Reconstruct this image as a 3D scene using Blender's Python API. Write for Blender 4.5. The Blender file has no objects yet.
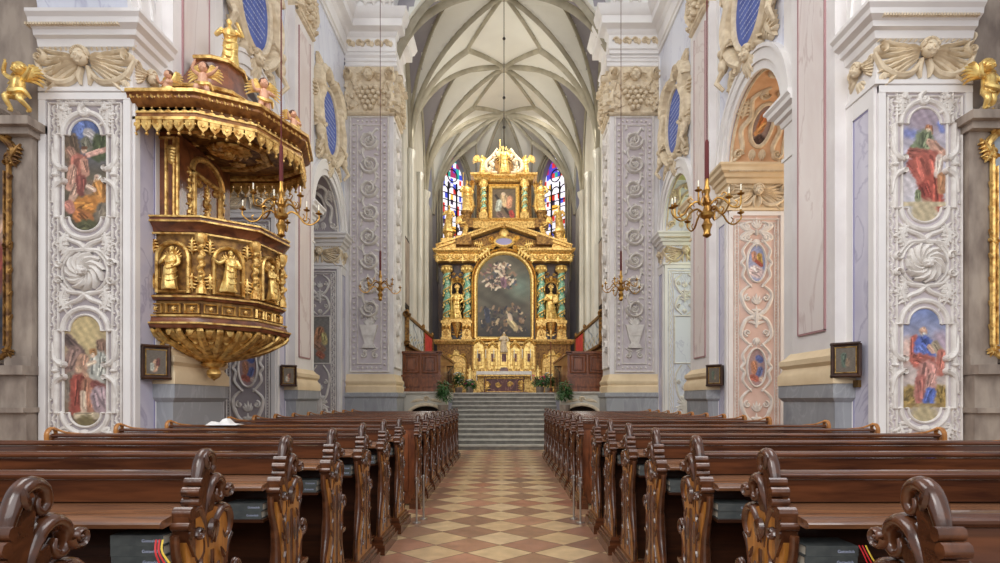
import bpy, math, random
import numpy as np
from mathutils import Matrix, Vector
random.seed(7)
PI = math.pi
S = bpy.context.scene
COL = S.collection

# ------------------------------------------------------------------ camera, world, lights, exposure
F = 570.0                      # focal length in pixels of the 1000 px frame
H = 1.45                       # eye height
cam = bpy.data.cameras.new('camera'); cam_o = bpy.data.objects.new('camera', cam); COL.objects.link(cam_o)
cam.sensor_width = 36.0; cam.lens = 36.0 * F / 1000.0
cam_o.location = (0, 0, H); cam_o.rotation_euler = (PI / 2, 0, 0)
cam.shift_x = -0.004; cam.shift_y = 0.1185; cam.clip_end = 200
S.camera = cam_o
S.view_settings.view_transform = 'Standard'; S.view_settings.look = 'None'
S.view_settings.gamma = 1; S.view_settings.use_curve_mapping = False
S.view_settings.exposure = 0.0
W = bpy.data.worlds.new('world'); S.world = W; W.use_nodes = True
W.node_tree.nodes['Background'].inputs[0].default_value = (0.93, 0.95, 1.0, 1)
W.node_tree.nodes['Background'].inputs[1].default_value = 0.62
def area(name, loc, rot, sx, sy, power, col=(1, 1, 1)):
    l = bpy.data.lights.new(name, 'AREA'); l.shape = 'RECTANGLE'; l.size = sx; l.size_y = sy
    l.energy = power; l.color = col
    o = bpy.data.objects.new(name, l); COL.objects.link(o); o.location = loc; o.rotation_euler = rot
    return o
# area lamps: unseen choir and chapel windows; nave and west fill added for brightness
area('choir_window_light', (3.25, 20.6, 9.0), (0, PI / 2, 0), 4.0, 4.0, 260, (1.0, 0.97, 0.90))
area('choir_window_light', (-3.25, 20.6, 9.0), (0, -PI / 2, 0), 4.0, 4.0, 260, (1.0, 0.97, 0.90))
area('apse_area_light', (0, 24.0, 13.2), (math.radians(38), 0, 0), 3.0, 1.5, 120, (1.0, 0.96, 0.88))  # area lamp under the vault, aimed down at the altar
area('nave_fill_light', (-4.3, 4.0, 9.0), (math.radians(10), math.radians(-72), 0), 4.0, 8.0, 480, (1.0, 0.98, 0.95))
area('nave_fill_light', (4.3, 4.0, 9.0), (math.radians(10), math.radians(72), 0), 4.0, 8.0, 460, (0.98, 0.98, 1.0))
area('west_fill_light', (0, -5.5, 6.5), (math.radians(95), 0, 0), 9.0, 7.0, 520, (0.97, 0.98, 1.0))
area('chapel_window_light', (8.2, 10.2, 4.2), (math.radians(25), PI / 2, 0), 3.0, 2.0, 130, (1.0, 0.78, 0.56))
area('chapel_window_light', (8.2, 14.6, 5.5), (math.radians(25), PI / 2, 0), 3.0, 2.0, 110, (0.92, 1.0, 0.62))
sun = bpy.data.lights.new('sun', 'SUN'); sun.energy = 0.55; sun.angle = 0.35; sun.color = (1.0, 0.97, 0.92)
so = bpy.data.objects.new('sun', sun); COL.objects.link(so); so.rotation_euler = (math.radians(50), 0, math.radians(-25))

# ------------------------------------------------------------------ materials
def lin(c):
    c = c / 255.0
    return c / 12.92 if c <= 0.04045 else ((c + 0.055) / 1.055) ** 2.4
def rgb(r, g, b): return (lin(r), lin(g), lin(b), 1.0)
def nodes(m): m.use_nodes = True; return m.node_tree.nodes, m.node_tree.links, m.node_tree.nodes['Principled BSDF']
def mat(name, c, c2=None, rough=.5, metal=0., scale=4., detail=4., stretch=(1, 1, 1), bump=0., bscale=None, spec=.5, coat=0., pos=(.35, .65), coords='Object', dist=0., warm=0):
    m = bpy.data.materials.new(name); N, L, B = nodes(m)
    B.inputs['Roughness'].default_value = rough; B.inputs['Metallic'].default_value = metal
    B.inputs['Specular IOR Level'].default_value = spec; B.inputs['Coat Weight'].default_value = coat
    B.inputs['Base Color'].default_value = c
    m.diffuse_color = c
    if c2 or bump:
        tc = N.new('ShaderNodeTexCoord'); mp = N.new('ShaderNodeMapping'); mp.inputs['Scale'].default_value = stretch
        L.new(tc.outputs[coords], mp.inputs[0])
        nz = N.new('ShaderNodeTexNoise'); nz.inputs['Scale'].default_value = scale; nz.inputs['Detail'].default_value = detail
        nz.inputs['Distortion'].default_value = dist
        L.new(mp.outputs[0], nz.inputs['Vector'])
        if c2:
            rp = N.new('ShaderNodeValToRGB'); rp.color_ramp.elements[0].position = pos[0]; rp.color_ramp.elements[1].position = pos[1]
            rp.color_ramp.elements[0].color = c; rp.color_ramp.elements[1].color = c2
            L.new(nz.outputs['Fac'], rp.inputs[0]); L.new(rp.outputs[0], B.inputs['Base Color'])
        if bump:
            bn = N.new('ShaderNodeBump'); bn.inputs['Strength'].default_value = bump; bn.inputs['Distance'].default_value = .02
            nb = nz
            if bscale:
                nb = N.new('ShaderNodeTexNoise'); nb.inputs['Scale'].default_value = bscale; L.new(mp.outputs[0], nb.inputs['Vector'])
            L.new(nb.outputs['Fac'], bn.inputs['Height']); L.new(bn.outputs[0], B.inputs['Normal'])
    return m
def marble(name, base, vein, vein2, scale=1.2, rough=.35):
    m = bpy.data.materials.new(name); N, L, B = nodes(m); B.inputs['Roughness'].default_value = rough; m.diffuse_color = base
    tc = N.new('ShaderNodeTexCoord'); mp = N.new('ShaderNodeMapping'); mp.inputs['Rotation'].default_value = (.6, .5, .4); mp.inputs['Scale'].default_value = (1, 1, .45)
    L.new(tc.outputs['Object'], mp.inputs[0])
    n1 = N.new('ShaderNodeTexNoise'); n1.inputs['Scale'].default_value = scale; n1.inputs['Detail'].default_value = 8; n1.inputs['Distortion'].default_value = 1.4
    L.new(mp.outputs[0], n1.inputs['Vector'])
    r1 = N.new('ShaderNodeValToRGB'); e = r1.color_ramp.elements
    e[0].position = .3; e[0].color = vein2; e[1].position = .72; e[1].color = base
    q = e.new(.49); q.color = base; q = e.new(.515); q.color = vein; q = e.new(.54); q.color = base
    L.new(n1.outputs['Fac'], r1.inputs[0]); L.new(r1.outputs[0], B.inputs['Base Color'])
    return m
M = {}
M['plaster'] = mat('white_plaster', rgb(236, 232, 230), rgb(222, 216, 214), rough=.7, scale=1.5)
M['stucco'] = mat('white_stucco', rgb(230, 225, 219), rgb(212, 205, 198), rough=.65, scale=9)
M['stucco_ground'] = mat('mauve_stucco_ground', rgb(174, 165, 168), rgb(160, 151, 154), rough=.8, scale=3)
M['stucco_warm'] = mat('cream_stucco', rgb(232, 216, 188), rgb(205, 186, 156), rough=.65, scale=8)
M['field_light'] = mat('light_mauve_stucco_ground', rgb(206, 197, 200), rgb(192, 182, 186), rough=.8, scale=3)
M['gold_brown'] = mat('gold_brown_lacquer', rgb(166, 112, 58), rgb(112, 68, 36), rough=.35, metal=.25, scale=10)
M['peach'] = mat('peach_stucco', rgb(232, 190, 150), rgb(214, 168, 128), rough=.75, scale=4)
M['pale_green'] = mat('pale_green_stucco', rgb(206, 206, 150), rgb(188, 190, 134), rough=.75, scale=4)
M['pink_ground'] = mat('pink_stucco_ground', rgb(226, 198, 186), rgb(210, 178, 165), rough=.8, scale=3)
M['white'] = mat('white_moulding', rgb(240, 237, 234), rgb(228, 224, 222), rough=.55, scale=1.2)
M['lilac'] = marble('lilac_marble', rgb(226, 229, 240), rgb(202, 204, 222), rgb(214, 217, 232), 1.3)
M['mauve'] = marble('mauve_marble', rgb(206, 203, 218), rgb(176, 172, 194), rgb(190, 186, 206), 1.6)
M['pink'] = marble('pink_marble', rgb(232, 222, 218), rgb(212, 196, 192), rgb(222, 208, 204), 1.0)
M['violet_edge'] = mat('violet_edge', rgb(150, 146, 182), rough=.5)
M['pink_edge'] = mat('rose_edge', rgb(170, 130, 132), rough=.5)
M['grey'] = marble('grey_marble', rgb(158, 160, 164), rgb(172, 174, 178), rgb(138, 140, 146), 2.2, .45)
M['beige'] = mat('beige_stone', rgb(236, 214, 178), rgb(218, 194, 156), rough=.6, scale=2)
M['brownstone'] = mat('brown_stone', rgb(170, 156, 142), rgb(124, 110, 100), rough=.6, scale=5, stretch=(1, 1, .4))
M['choir'] = mat('choir_plaster', rgb(214, 210, 198), rgb(196, 191, 178), rough=.8, scale=.8)
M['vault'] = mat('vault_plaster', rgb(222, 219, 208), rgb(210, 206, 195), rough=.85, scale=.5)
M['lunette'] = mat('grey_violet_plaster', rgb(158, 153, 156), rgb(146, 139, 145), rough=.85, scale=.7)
M['rib'] = mat('rib_stone', rgb(178, 170, 150), rgb(152, 144, 124), rough=.75, scale=2)
M['gold'] = mat('gilding', rgb(246, 208, 128), rgb(170, 118, 52), rough=.36, metal=.62, scale=14, detail=5, pos=(.4, .68))
M['gold_bright'] = mat('bright_gilding', rgb(252, 220, 138), rgb(196, 146, 70), rough=.33, metal=.6, scale=12, pos=(.42, .72))
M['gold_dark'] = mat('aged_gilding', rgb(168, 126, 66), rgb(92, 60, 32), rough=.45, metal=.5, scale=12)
M['brass'] = mat('brass', rgb(206, 160, 84), rgb(140, 98, 46), rough=.3, metal=.85, scale=12)
M['redwood'] = mat('red_brown_marbled_wood', rgb(140, 84, 52), rgb(84, 44, 28), rough=.3, scale=5, dist=1, coat=.3)
M['dark_brown'] = mat('dark_brown_paint', rgb(74, 44, 26), rgb(46, 26, 16), rough=.35, scale=5, coat=.2)
def wood(name, c1, c2, rough=.33, coat=.25, st=(1.2, 14, 14), scale=2.2, bump=.05):
    return mat(name, c1, c2, rough=rough, scale=scale, detail=6, stretch=st, coat=coat, bump=bump, dist=.6, pos=(.3, .7))
M['pew'] = wood('pew_oak', rgb(108, 62, 36), rgb(60, 32, 20), rough=.24, coat=.35)
M['pew_dark'] = wood('pew_dark_oak', rgb(74, 42, 26), rgb(42, 23, 16), rough=.3, coat=.25)
M['end_panel'] = wood('honey_oak', rgb(196, 132, 58), rgb(134, 80, 32), st=(14, 14, 1.5), coat=.4)
M['carve'] = wood('carved_walnut', rgb(104, 62, 38), rgb(46, 25, 17), rough=.22, coat=.5, st=(6, 6, 6), bump=.15)
M['ledge'] = wood('pew_ledge_oak', rgb(138, 92, 58), rgb(88, 55, 36), rough=.26, coat=.5)
M['stall'] = wood('stall_walnut', rgb(146, 84, 48), rgb(92, 48, 28), st=(6, 6, 2))
M['book'] = mat('grey_green_book_cloth', rgb(88, 92, 90), rgb(72, 76, 76), rough=.55, scale=20)
M['page'] = mat('book_pages', rgb(222, 214, 196), rough=.8)
M['red'] = mat('red_ribbon', rgb(206, 34, 38), rough=.5)
M['yellow'] = mat('yellow_ribbon', rgb(232, 196, 60), rough=.5)
M['red_cloth'] = mat('red_cloth', rgb(216, 72, 66), rgb(190, 52, 50), rough=.8)
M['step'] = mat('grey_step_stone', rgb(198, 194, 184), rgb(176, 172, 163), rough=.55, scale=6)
M['riser'] = mat('shade_toned_riser_stone', rgb(140, 136, 128), rgb(118, 114, 108), rough=.7, scale=6)  # darker tone paints in the shade on the step risers
M['steel'] = mat('brushed_steel', rgb(190, 188, 184), rough=.3, metal=.9)
M['black'] = mat('black_iron', rgb(34, 30, 28), rough=.45, metal=.3)
M['rope'] = mat('dark_red_rope', rgb(92, 30, 30), rough=.8)
M['cord'] = mat('dark_cord', rgb(58, 52, 48), rough=.8)
M['candle'] = mat('candle_wax', rgb(240, 234, 214), rough=.5)
M['skin'] = mat('painted_flesh', rgb(226, 178, 146), rgb(204, 150, 120), rough=.45, scale=8)
M['hair'] = mat('brown_hair', rgb(88, 52, 32), rough=.5)
M['white_cloth'] = mat('white_linen', rgb(242, 240, 236), rgb(226, 222, 218), rough=.8, scale=12)
M['leaf'] = mat('plant_green', rgb(70, 110, 52), rgb(36, 70, 34), rough=.5, scale=14)
M['pinkfl'] = mat('pink_petals', rgb(206, 56, 110), rgb(232, 120, 150), rough=.6, scale=20)
M['whitefl'] = mat('white_petals', rgb(244, 240, 232), rough=.6)
M['blue'] = mat('blue_inscription_ground', rgb(84, 108, 186), rgb(60, 82, 162), rough=.5, scale=4)
M['letter'] = mat('pale_lettering', rgb(182, 190, 216), rough=.6)
M['darkred_marble'] = marble('dark_red_marble', rgb(98, 44, 38), rgb(170, 120, 100), rgb(66, 28, 26), 3.)
M['void'] = mat('dark_interior', rgb(46, 34, 30), rough=.9)
M['plaque'] = mat('bronze_plaque', rgb(120, 92, 52), rough=.4, metal=.6)
M['green_twist'] = mat('green_marbled_column', rgb(96, 168, 142), rgb(196, 216, 190), rough=.35, scale=14, pos=(.45, .6))
M['grey_cloth'] = mat('grey_cloth', rgb(150, 148, 150), rough=.8)
def colmat(name, rough=.6, emit=0):
    m = bpy.data.materials.new(name); N, L, B = nodes(m); B.inputs['Roughness'].default_value = rough
    a = N.new('ShaderNodeVertexColor'); a.layer_name = 'paint'; L.new(a.outputs[0], B.inputs['Base Color'])
    if emit: L.new(a.outputs[0], B.inputs['Emission Color']); B.inputs['Emission Strength'].default_value = emit
    return m
M['fresco'] = colmat('painted_fresco', .75)
M['canvas'] = colmat('oil_painting', .4)
M['stained'] = colmat('stained_glass_lit', .3, 1.1)
def floor_mat():
    m = bpy.data.materials.new('diagonal_stone_tiles'); N, L, B = nodes(m)
    tc = N.new('ShaderNodeTexCoord'); sp = N.new('ShaderNodeSeparateXYZ'); L.new(tc.outputs['Object'], sp.inputs[0])
    def mth(op, a, b=None):
        n = N.new('ShaderNodeMath'); n.operation = op
        for i, x in enumerate((a, b)):
            if x is None: continue
            if isinstance(x, (int, float)): n.inputs[i].default_value = x
            else: L.new(x, n.inputs[i])
        return n.outputs[0]
    a = mth('DIVIDE', mth('ADD', sp.outputs[0], .04), .64); b = mth('DIVIDE', mth('SUBTRACT', sp.outputs[1], 6.565), .578)
    p = mth('ADD', mth('ADD', a, b), .5); q = mth('ADD', mth('SUBTRACT', a, b), .5)
    i = mth('FLOOR', p); j = mth('FLOOR', q)
    par = mth('FRACT', mth('MULTIPLY', mth('ADD', i, j), .5))      # 0 or .5
    cm = N.new('ShaderNodeCombineXYZ'); L.new(i, cm.inputs[0]); L.new(j, cm.inputs[1])
    wn = N.new('ShaderNodeTexWhiteNoise'); L.new(cm.outputs[0], wn.inputs['Vector'])
    def ramp(cols):
        r = N.new('ShaderNodeValToRGB'); r.color_ramp.interpolation = 'LINEAR'; e = r.color_ramp.elements
        e[0].position = 0; e[0].color = cols[0]; e[1].position = 1; e[1].color = cols[-1]
        for k, c in enumerate(cols[1:-1]): x = e.new((k + 1) / (len(cols) - 1)); x.color = c
        L.new(wn.outputs['Value'], r.inputs[0]); return r.outputs[0]
    light = ramp([rgb(204, 176, 134), rgb(192, 160, 118), rgb(210, 184, 146)])
    dark = ramp([rgb(168, 112, 88), rgb(140, 104, 82), rgb(160, 122, 94), rgb(176, 124, 98), rgb(128, 98, 80)])
    mx = N.new('ShaderNodeMixRGB'); L.new(mth('MULTIPLY', par, 2), mx.inputs[0]); L.new(light, mx.inputs[1]); L.new(dark, mx.inputs[2])
    nz = N.new('ShaderNodeTexNoise'); nz.inputs['Scale'].default_value = 5; nz.inputs['Detail'].default_value = 8; L.new(tc.outputs['Object'], nz.inputs['Vector'])
    nr = N.new('ShaderNodeMapRange'); nr.inputs[1].default_value = .3; nr.inputs[2].default_value = .7; nr.inputs[3].default_value = .78; nr.inputs[4].default_value = 1.12
    L.new(nz.outputs['Fac'], nr.inputs[0])
    m2 = N.new('ShaderNodeMixRGB'); m2.blend_type = 'MULTIPLY'; m2.inputs[0].default_value = 1; L.new(mx.outputs[0], m2.inputs[1]); L.new(nr.outputs[0], m2.inputs[2])
    def edge(x): return mth('ABSOLUTE', mth('SUBTRACT', mth('FRACT', x), .5))
    g = mth('GREATER_THAN', mth('MAXIMUM', edge(p), edge(q)), .486)
    m3 = N.new('ShaderNodeMixRGB'); L.new(g, m3.inputs[0]); L.new(m2.outputs[0], m3.inputs[1]); m3.inputs[2].default_value = rgb(96, 70, 54)
    L.new(m3.outputs[0], B.inputs['Base Color']); B.inputs['Roughness'].default_value = .36
    return m
M['floor'] = floor_mat()

# ------------------------------------------------------------------ mesh builder
def chain(o):
    l = Vector((0, 0, 0))
    while o is not None: l = l + o.location; o = o.parent
    return l
class MB:
    def __init__(s, X=None): s.v = []; s.f = []; s.X = X
    def add(s, vs, fs):
        o = len(s.v)
        if s.X is not None:
            X = s.X; vs = [X @ Vector(p) for p in vs]
            if X.determinant() < 0: fs = [tuple(reversed(f)) for f in fs]
        s.v += [tuple(p) for p in vs]; s.f += [tuple(i + o for i in f) for f in fs]
    def box(s, x0, x1, y0, y1, z0, z1):
        if x0 > x1: x0, x1 = x1, x0
        if y0 > y1: y0, y1 = y1, y0
        s.add([(x, y, z) for z in (z0, z1) for x, y in ((x0, y0), (x1, y0), (x1, y1), (x0, y1))],
              [(3, 2, 1, 0), (4, 5, 6, 7), (0, 1, 5, 4), (1, 2, 6, 5), (2, 3, 7, 6), (3, 0, 4, 7)])
    def loft(s, rings, cap=True, closed=True):
        n = len(rings[0]); vs = [p for r in rings for p in r]; fs = []
        for k in range(len(rings) - 1):
            for i in range(n if closed else n - 1):
                a = k * n + i; b = k * n + (i + 1) % n
                fs.append((a, b, b + n, a + n))
        if cap and closed: fs.append(tuple(reversed(range(n)))); fs.append(tuple(range((len(rings) - 1) * n, len(rings) * n)))
        s.add(vs, fs)
    def prism(s, poly, a, b, ax='z'):
        def P(p, h):
            return (p[0], p[1], h) if ax == 'z' else ((h, p[0], p[1]) if ax == 'x' else (p[0], h, p[1]))
        A = [P(p, a) for p in poly]; B = [P(p, b) for p in poly]; n = len(poly)
        s.add(A + B, [tuple(reversed(range(n))), tuple(range(n, 2 * n))] + [(i, (i + 1) % n, n + (i + 1) % n, n + i) for i in range(n)])
    def lathe(s, prof, n=12, c=(0, 0, 0), a0=0):
        s.loft([[(c[0] + r * math.cos(a0 + 2 * PI * i / n), c[1] + r * math.sin(a0 + 2 * PI * i / n), c[2] + z) for i in range(n)] for r, z in prof])
    def ell(s, c, r, n=8, m=6, R=None, quarter=False):
        if isinstance(r, (int, float)): r = (r, r, r)
        rings = []
        for k in range(m + 1):
            t = -PI / 2 + PI * k / m; t = max(-1.5, min(1.5, t))
            ring = []
            for i in range(n):
                a = 2 * PI * i / n
                p = Vector((r[0] * math.cos(t) * math.cos(a), r[1] * math.cos(t) * math.sin(a), r[2] * math.sin(t)))
                if R: p = R @ p
                ring.append((c[0] + p.x, c[1] + p.y, c[2] + p.z))
            rings.append(ring)
        s.loft(rings)
    def tube(s, pts, r, n=6, up=(0, 0, 1), squash=1.0):
        pts = [Vector(p) for p in pts]; m = len(pts)
        rr = r if isinstance(r, (list, tuple)) else [r] * m
        if len(rr) != m: rr = [np.interp(k / (m - 1), [j / (len(rr) - 1) for j in range(len(rr))], rr) for k in range(m)]
        rings = []; prev = None
        for k in range(m):
            t = (pts[min(k + 1, m - 1)] - pts[max(k - 1, 0)])
            if t.length < 1e-9: t = Vector((0, 0, 1))
            t.normalize()
            u = prev if prev is not None else Vector(up)
            u = u - t * u.dot(t)
            if u.length < 1e-3: u = Vector((1, 0, 0)) - t * t.x
            if u.length < 1e-3: u = Vector((0, 1, 0))
            u.normalize(); w = t.cross(u); prev = u
            rings.append([tuple(pts[k] + (u * math.cos(2 * PI * i / n) * squash + w * math.sin(2 * PI * i / n)) * rr[k]) for i in range(n)])
        s.loft(rings)
    def band(s, pts, w, h, n=4, z=0.0):
        """raised half-round ribbon in the local xy plane, standing out along +z"""
        m = len(pts); ww = w if isinstance(w, (list, tuple)) else [w] * m
        if len(ww) != m: ww = [float(np.interp(k / (m - 1), [j / (len(ww) - 1) for j in range(len(ww))], ww)) for k in range(m)]
        rings = []
        for k in range(m):
            a = pts[max(k - 1, 0)]; b = pts[min(k + 1, m - 1)]
            tx, ty = b[0] - a[0], b[1] - a[1]; l = math.hypot(tx, ty) or 1; nx, ny = -ty / l, tx / l
            q = ww[k]; hh = h * (q / max(ww))if max(ww) > 0 else h
            hh = .35 * h + .65 * hh
            rings.append([(pts[k][0] + nx * q * math.cos(PI * i / n), pts[k][1] + ny * q * math.cos(PI * i / n), z + hh * math.sin(PI * i / n)) for i in range(n + 1)])
        s.loft(rings, closed=False)
    def sweep(s, prof, path, side=1):
        """profile (offset, z) carried along an xy path with mitred corners; offset to the right of travel for side=1"""
        n = len(path); rings = []
        for k in range(n):
            ds = []
            if k > 0: ds.append(Vector((path[k][0] - path[k - 1][0], path[k][1] - path[k - 1][1])).normalized())
            if k < n - 1: ds.append(Vector((path[k + 1][0] - path[k][0], path[k + 1][1] - path[k][1])).normalized())
            ns = [Vector((d.y, -d.x)) * side for d in ds]
            nn = ns[0] if len(ns) == 1 else (ns[0] + ns[1]) / max(1 + ns[0].dot(ns[1]), .2)
            rings.append([(path[k][0] + nn.x * o, path[k][1] + nn.y * o, z) for o, z in prof])
        fs_closed = True
        if side < 0: rings = rings[::-1]
        s.loft(rings, closed=True, cap=True)
    def build(s, name, m, parent=None, smooth=35):
        me = bpy.data.meshes.new(name)
        v = s.v
        l = chain(parent)
        if l.length > 0: v = [(p[0] - l.x, p[1] - l.y, p[2] - l.z) for p in v]
        me.from_pydata(v, [], s.f); me.update()
        if smooth:
            me.polygons.foreach_set('use_smooth', [True] * len(me.polygons))
            me.set_sharp_from_angle(angle=math.radians(smooth))
        me.materials.append(m if not isinstance(m, str) else M[m])
        o = bpy.data.objects.new(name, me); COL.objects.link(o)
        if parent is not None: o.parent = parent
        return o
def root(name, loc, label=None, cat=None, group=None, kind=None):
    o = bpy.data.objects.new(name, None); COL.objects.link(o); o.location = loc; o.empty_display_size = .1
    return tag(o, label, cat, group, kind)
def tag(o, label=None, cat=None, group=None, kind=None):
    if label: o['label'] = label
    if cat: o['category'] = cat
    if group: o['group'] = group
    if kind: o['kind'] = kind
    return o
def kids(o): return [c for c in bpy.data.objects if c.parent == o]
def copy_tree(o, loc=None, parent=None, childs=None):
    if childs is None:
        childs = {}
        for c in bpy.data.objects:
            if c.parent: childs.setdefault(c.parent.name, []).append(c)
    c = o.copy(); COL.objects.link(c)
    if parent is not None: c.parent = parent
    if loc is not None: c.location = loc
    for ch in childs.get(o.name, []): copy_tree(ch, None, c, childs)
    return c
def frame(o, u, n):
    """matrix whose local x is u, local z is n (out of the wall), local y is world up"""
    u = Vector(u); n = Vector(n); v = Vector((0, 0, 1))
    return Matrix(((u.x, v.x, n.x, o[0]), (u.y, v.y, n.y, o[1]), (u.z, v.z, n.z, o[2]), (0, 0, 0, 1)))
def smoothp(pts, k=4):
    out = []; n = len(pts)
    for i in range(n - 1):
        p0 = pts[max(i - 1, 0)]; p1 = pts[i]; p2 = pts[i + 1]; p3 = pts[min(i + 2, n - 1)]
        for j in range(k):
            t = j / k
            out.append(tuple(.5 * (2 * p1[d] + (p2[d] - p0[d]) * t + (2 * p0[d] - 5 * p1[d] + 4 * p2[d] - p3[d]) * t * t + (3 * p1[d] - p0[d] - 3 * p2[d] + p3[d]) * t ** 3) for d in range(len(p1))))
    out.append(tuple(pts[-1])); return out
def spiral_pts(cx, cy, r, turns, a0, d=1, n=None, k=.12):
    n = n or int(12 * turns) + 2
    return [(cx + r * (1 - (1 - k) * t) * math.cos(a0 + d * 2 * PI * turns * t), cy + r * (1 - (1 - k) * t) * math.sin(a0 + d * 2 * PI * turns * t)) for t in [i / (n - 1) for i in range(n)]]
# relief vocabulary, all in a local xy plane with +z out of the wall
def r_scroll(b, cx, cy, r, a0=0, d=1, turns=1.4, w=None, h=None):
    w = w or r * .24; h = h or r * .4
    b.band(spiral_pts(cx, cy, r - w, turns, a0, d), [w, w, w * .8, w * .6], h); b.ell((cx, cy, h * .2), (w * .9, w * .9, h * .8), 6, 4)
def r_leaf(b, x, y, a, L, w, h, bend=0):
    pts = []
    for k in range(5):
        t = k / 4; aa = a + bend * t
        pts.append((x + L * t * math.cos(aa), y + L * t * math.sin(aa)))
    b.band(pts, [w * .35, w * .9, w, w * .7, .1 * w], h, 3)
def r_fan(b, x, y, a, L, n=5, spread=1.9, h=.03):
    for k in range(n):
        t = (k - (n - 1) / 2) / max((n - 1) / 2, 1)
        r_leaf(b, x, y, a + t * spread / 2, L * (1 - .3 * abs(t)), L * .14, h, -t * .35)
def r_acanthus(b, x, y, a, L, h=.03):
    r_leaf(b, x, y, a, L, L * .12, h * 1.2)
    for k in range(4):
        t = .12 + .2 * k; px = x + L * t * math.cos(a); py = y + L * t * math.sin(a)
        for s_ in (-1, 1): r_leaf(b, px, py, a + s_ * .75, L * (.42 - .06 * k), L * .075, h, s_ * .5)
def r_rosette(b, x, y, r, h=.06, n=10):
    for k in range(n):
        a = 2 * PI * k / n
        pts = [(x + r * q * math.cos(a + (1 - q) * 1.9), y + r * q * math.sin(a + (1 - q) * 1.9)) for q in (.2, .4, .6, .8, .97)]
        b.band(pts, [r * .06, r * .13, r * .17, r * .15, r * .05], h, 4)
    b.ell((x, y, h * .6), (r * .26, r * .26, h), 8, 5)
    for k in range(6): b.ell((x + r * .16 * math.cos(k), y + r * .16 * math.sin(k * PI / 3 * 1.0), h * 1.2), r * .1, 6, 4)
def r_chain(b, x0, y0, x1, y1, w, h, step):
    L = math.hypot(x1 - x0, y1 - y0); n = max(2, int(L / step)); a = math.atan2(y1 - y0, x1 - x0)
    for k in range(n):
        t = (k + .5) / n; px = x0 + (x1 - x0) * t; py = y0 + (y1 - y0) * t; s_ = 1 if k % 2 else -1
        r_leaf(b, px - .4 * step * math.cos(a), py - .4 * step * math.sin(a), a + s_ * .8, w * 1.25, w * .26, h, -s_ * 1.2)
        b.ell((px - s_ * w * .45 * -math.sin(a), py - s_ * w * .45 * math.cos(a), 0), (w * .2, w * .2, h), 5, 4)
def r_beads(b, x0, y0, x1, y1, r, step):
    L = math.hypot(x1 - x0, y1 - y0); n = max(2, int(L / step))
    for k in range(n):
        t = (k + .5) / n; b.ell((x0 + (x1 - x0) * t, y0 + (y1 - y0) * t, 0), (r, r, r * 1.2), 5, 4)
def r_frame(b, x0, x1, y0, y1, w, h):
    for p in (((x0, y0), (x0, y1)), ((x1, y0), (x1, y1)), ((x0 - w, y0), (x1 + w, y0)), ((x0 - w, y1), (x1 + w, y1))):
        b.band([p[0], ((p[0][0] + p[1][0]) / 2, (p[0][1] + p[1][1]) / 2), p[1]], w, h, 4)
def r_putto_head(b, x, y, r, wings=1.0, wl=3.2):
    """winged child's head: face, hair, brow, nose, cheeks, mouth, feathered wings"""
    b.ell((x, y, r * .9), (r * .82, r, r * .85), 12, 9)
    b.ell((x, y - r * .08, r * 1.78), (r * .15, r * .24, r * .2), 6, 5)
    for s_ in (-1, 1):
        b.ell((x + s_ * r * .4, y - r * .3, r * 1.5), (r * .27, r * .26, r * .24), 7, 5); b.ell((x + s_ * r * .32, y + r * .27, r * 1.6), (r * .24, r * .07, r * .14), 6, 4)
        b.ell((x + s_ * r * .3, y + r * .1, r * 1.6), (r * .14, r * .08, r * .1), 6, 4)
        b.ell((x + s_ * r * .82, y - r * .05, r * .9), (r * .12, r * .2, r * .2), 6, 4)
    b.ell((x, y - r * .5, r * 1.55), (r * .2, r * .08, r * .16), 6, 4); b.ell((x, y - r * .78, r * 1.35), (r * .24, r * .16, r * .2), 6, 4)
    for k in range(11):
        a = PI * (k / 10.0); b.ell((x + r * .8 * math.cos(a), y + r * .3 + r * .72 * math.sin(a), r * 1.0), (r * .27, r * .27, r * .5), 6, 5)
    if wings:
        for s_ in (-1, 1):
            for row, (n, L, yy) in enumerate(((7, wl, .1), (6, wl * .66, .35), (4, wl * .38, .5))):
                for k in range(n):
                    a = .42 - .17 * k - .05 * row
                    x0 = x + s_ * r * .85; y0 = y - r * (.1 + .11 * k) + r * yy * .5
                    pts = [(x0 + s_ * r * L * t * math.cos(a), y0 + r * L * t * math.sin(a) - r * .35 * t * t * L / 3) for t in (0, .3, .6, .85, 1)]
                    b.band(pts, [r * .14, r * .26, r * .3, r * .24, r * .05], r * (.6 + .28 * row) * (.8 if k % 2 else 1), 4)
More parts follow.
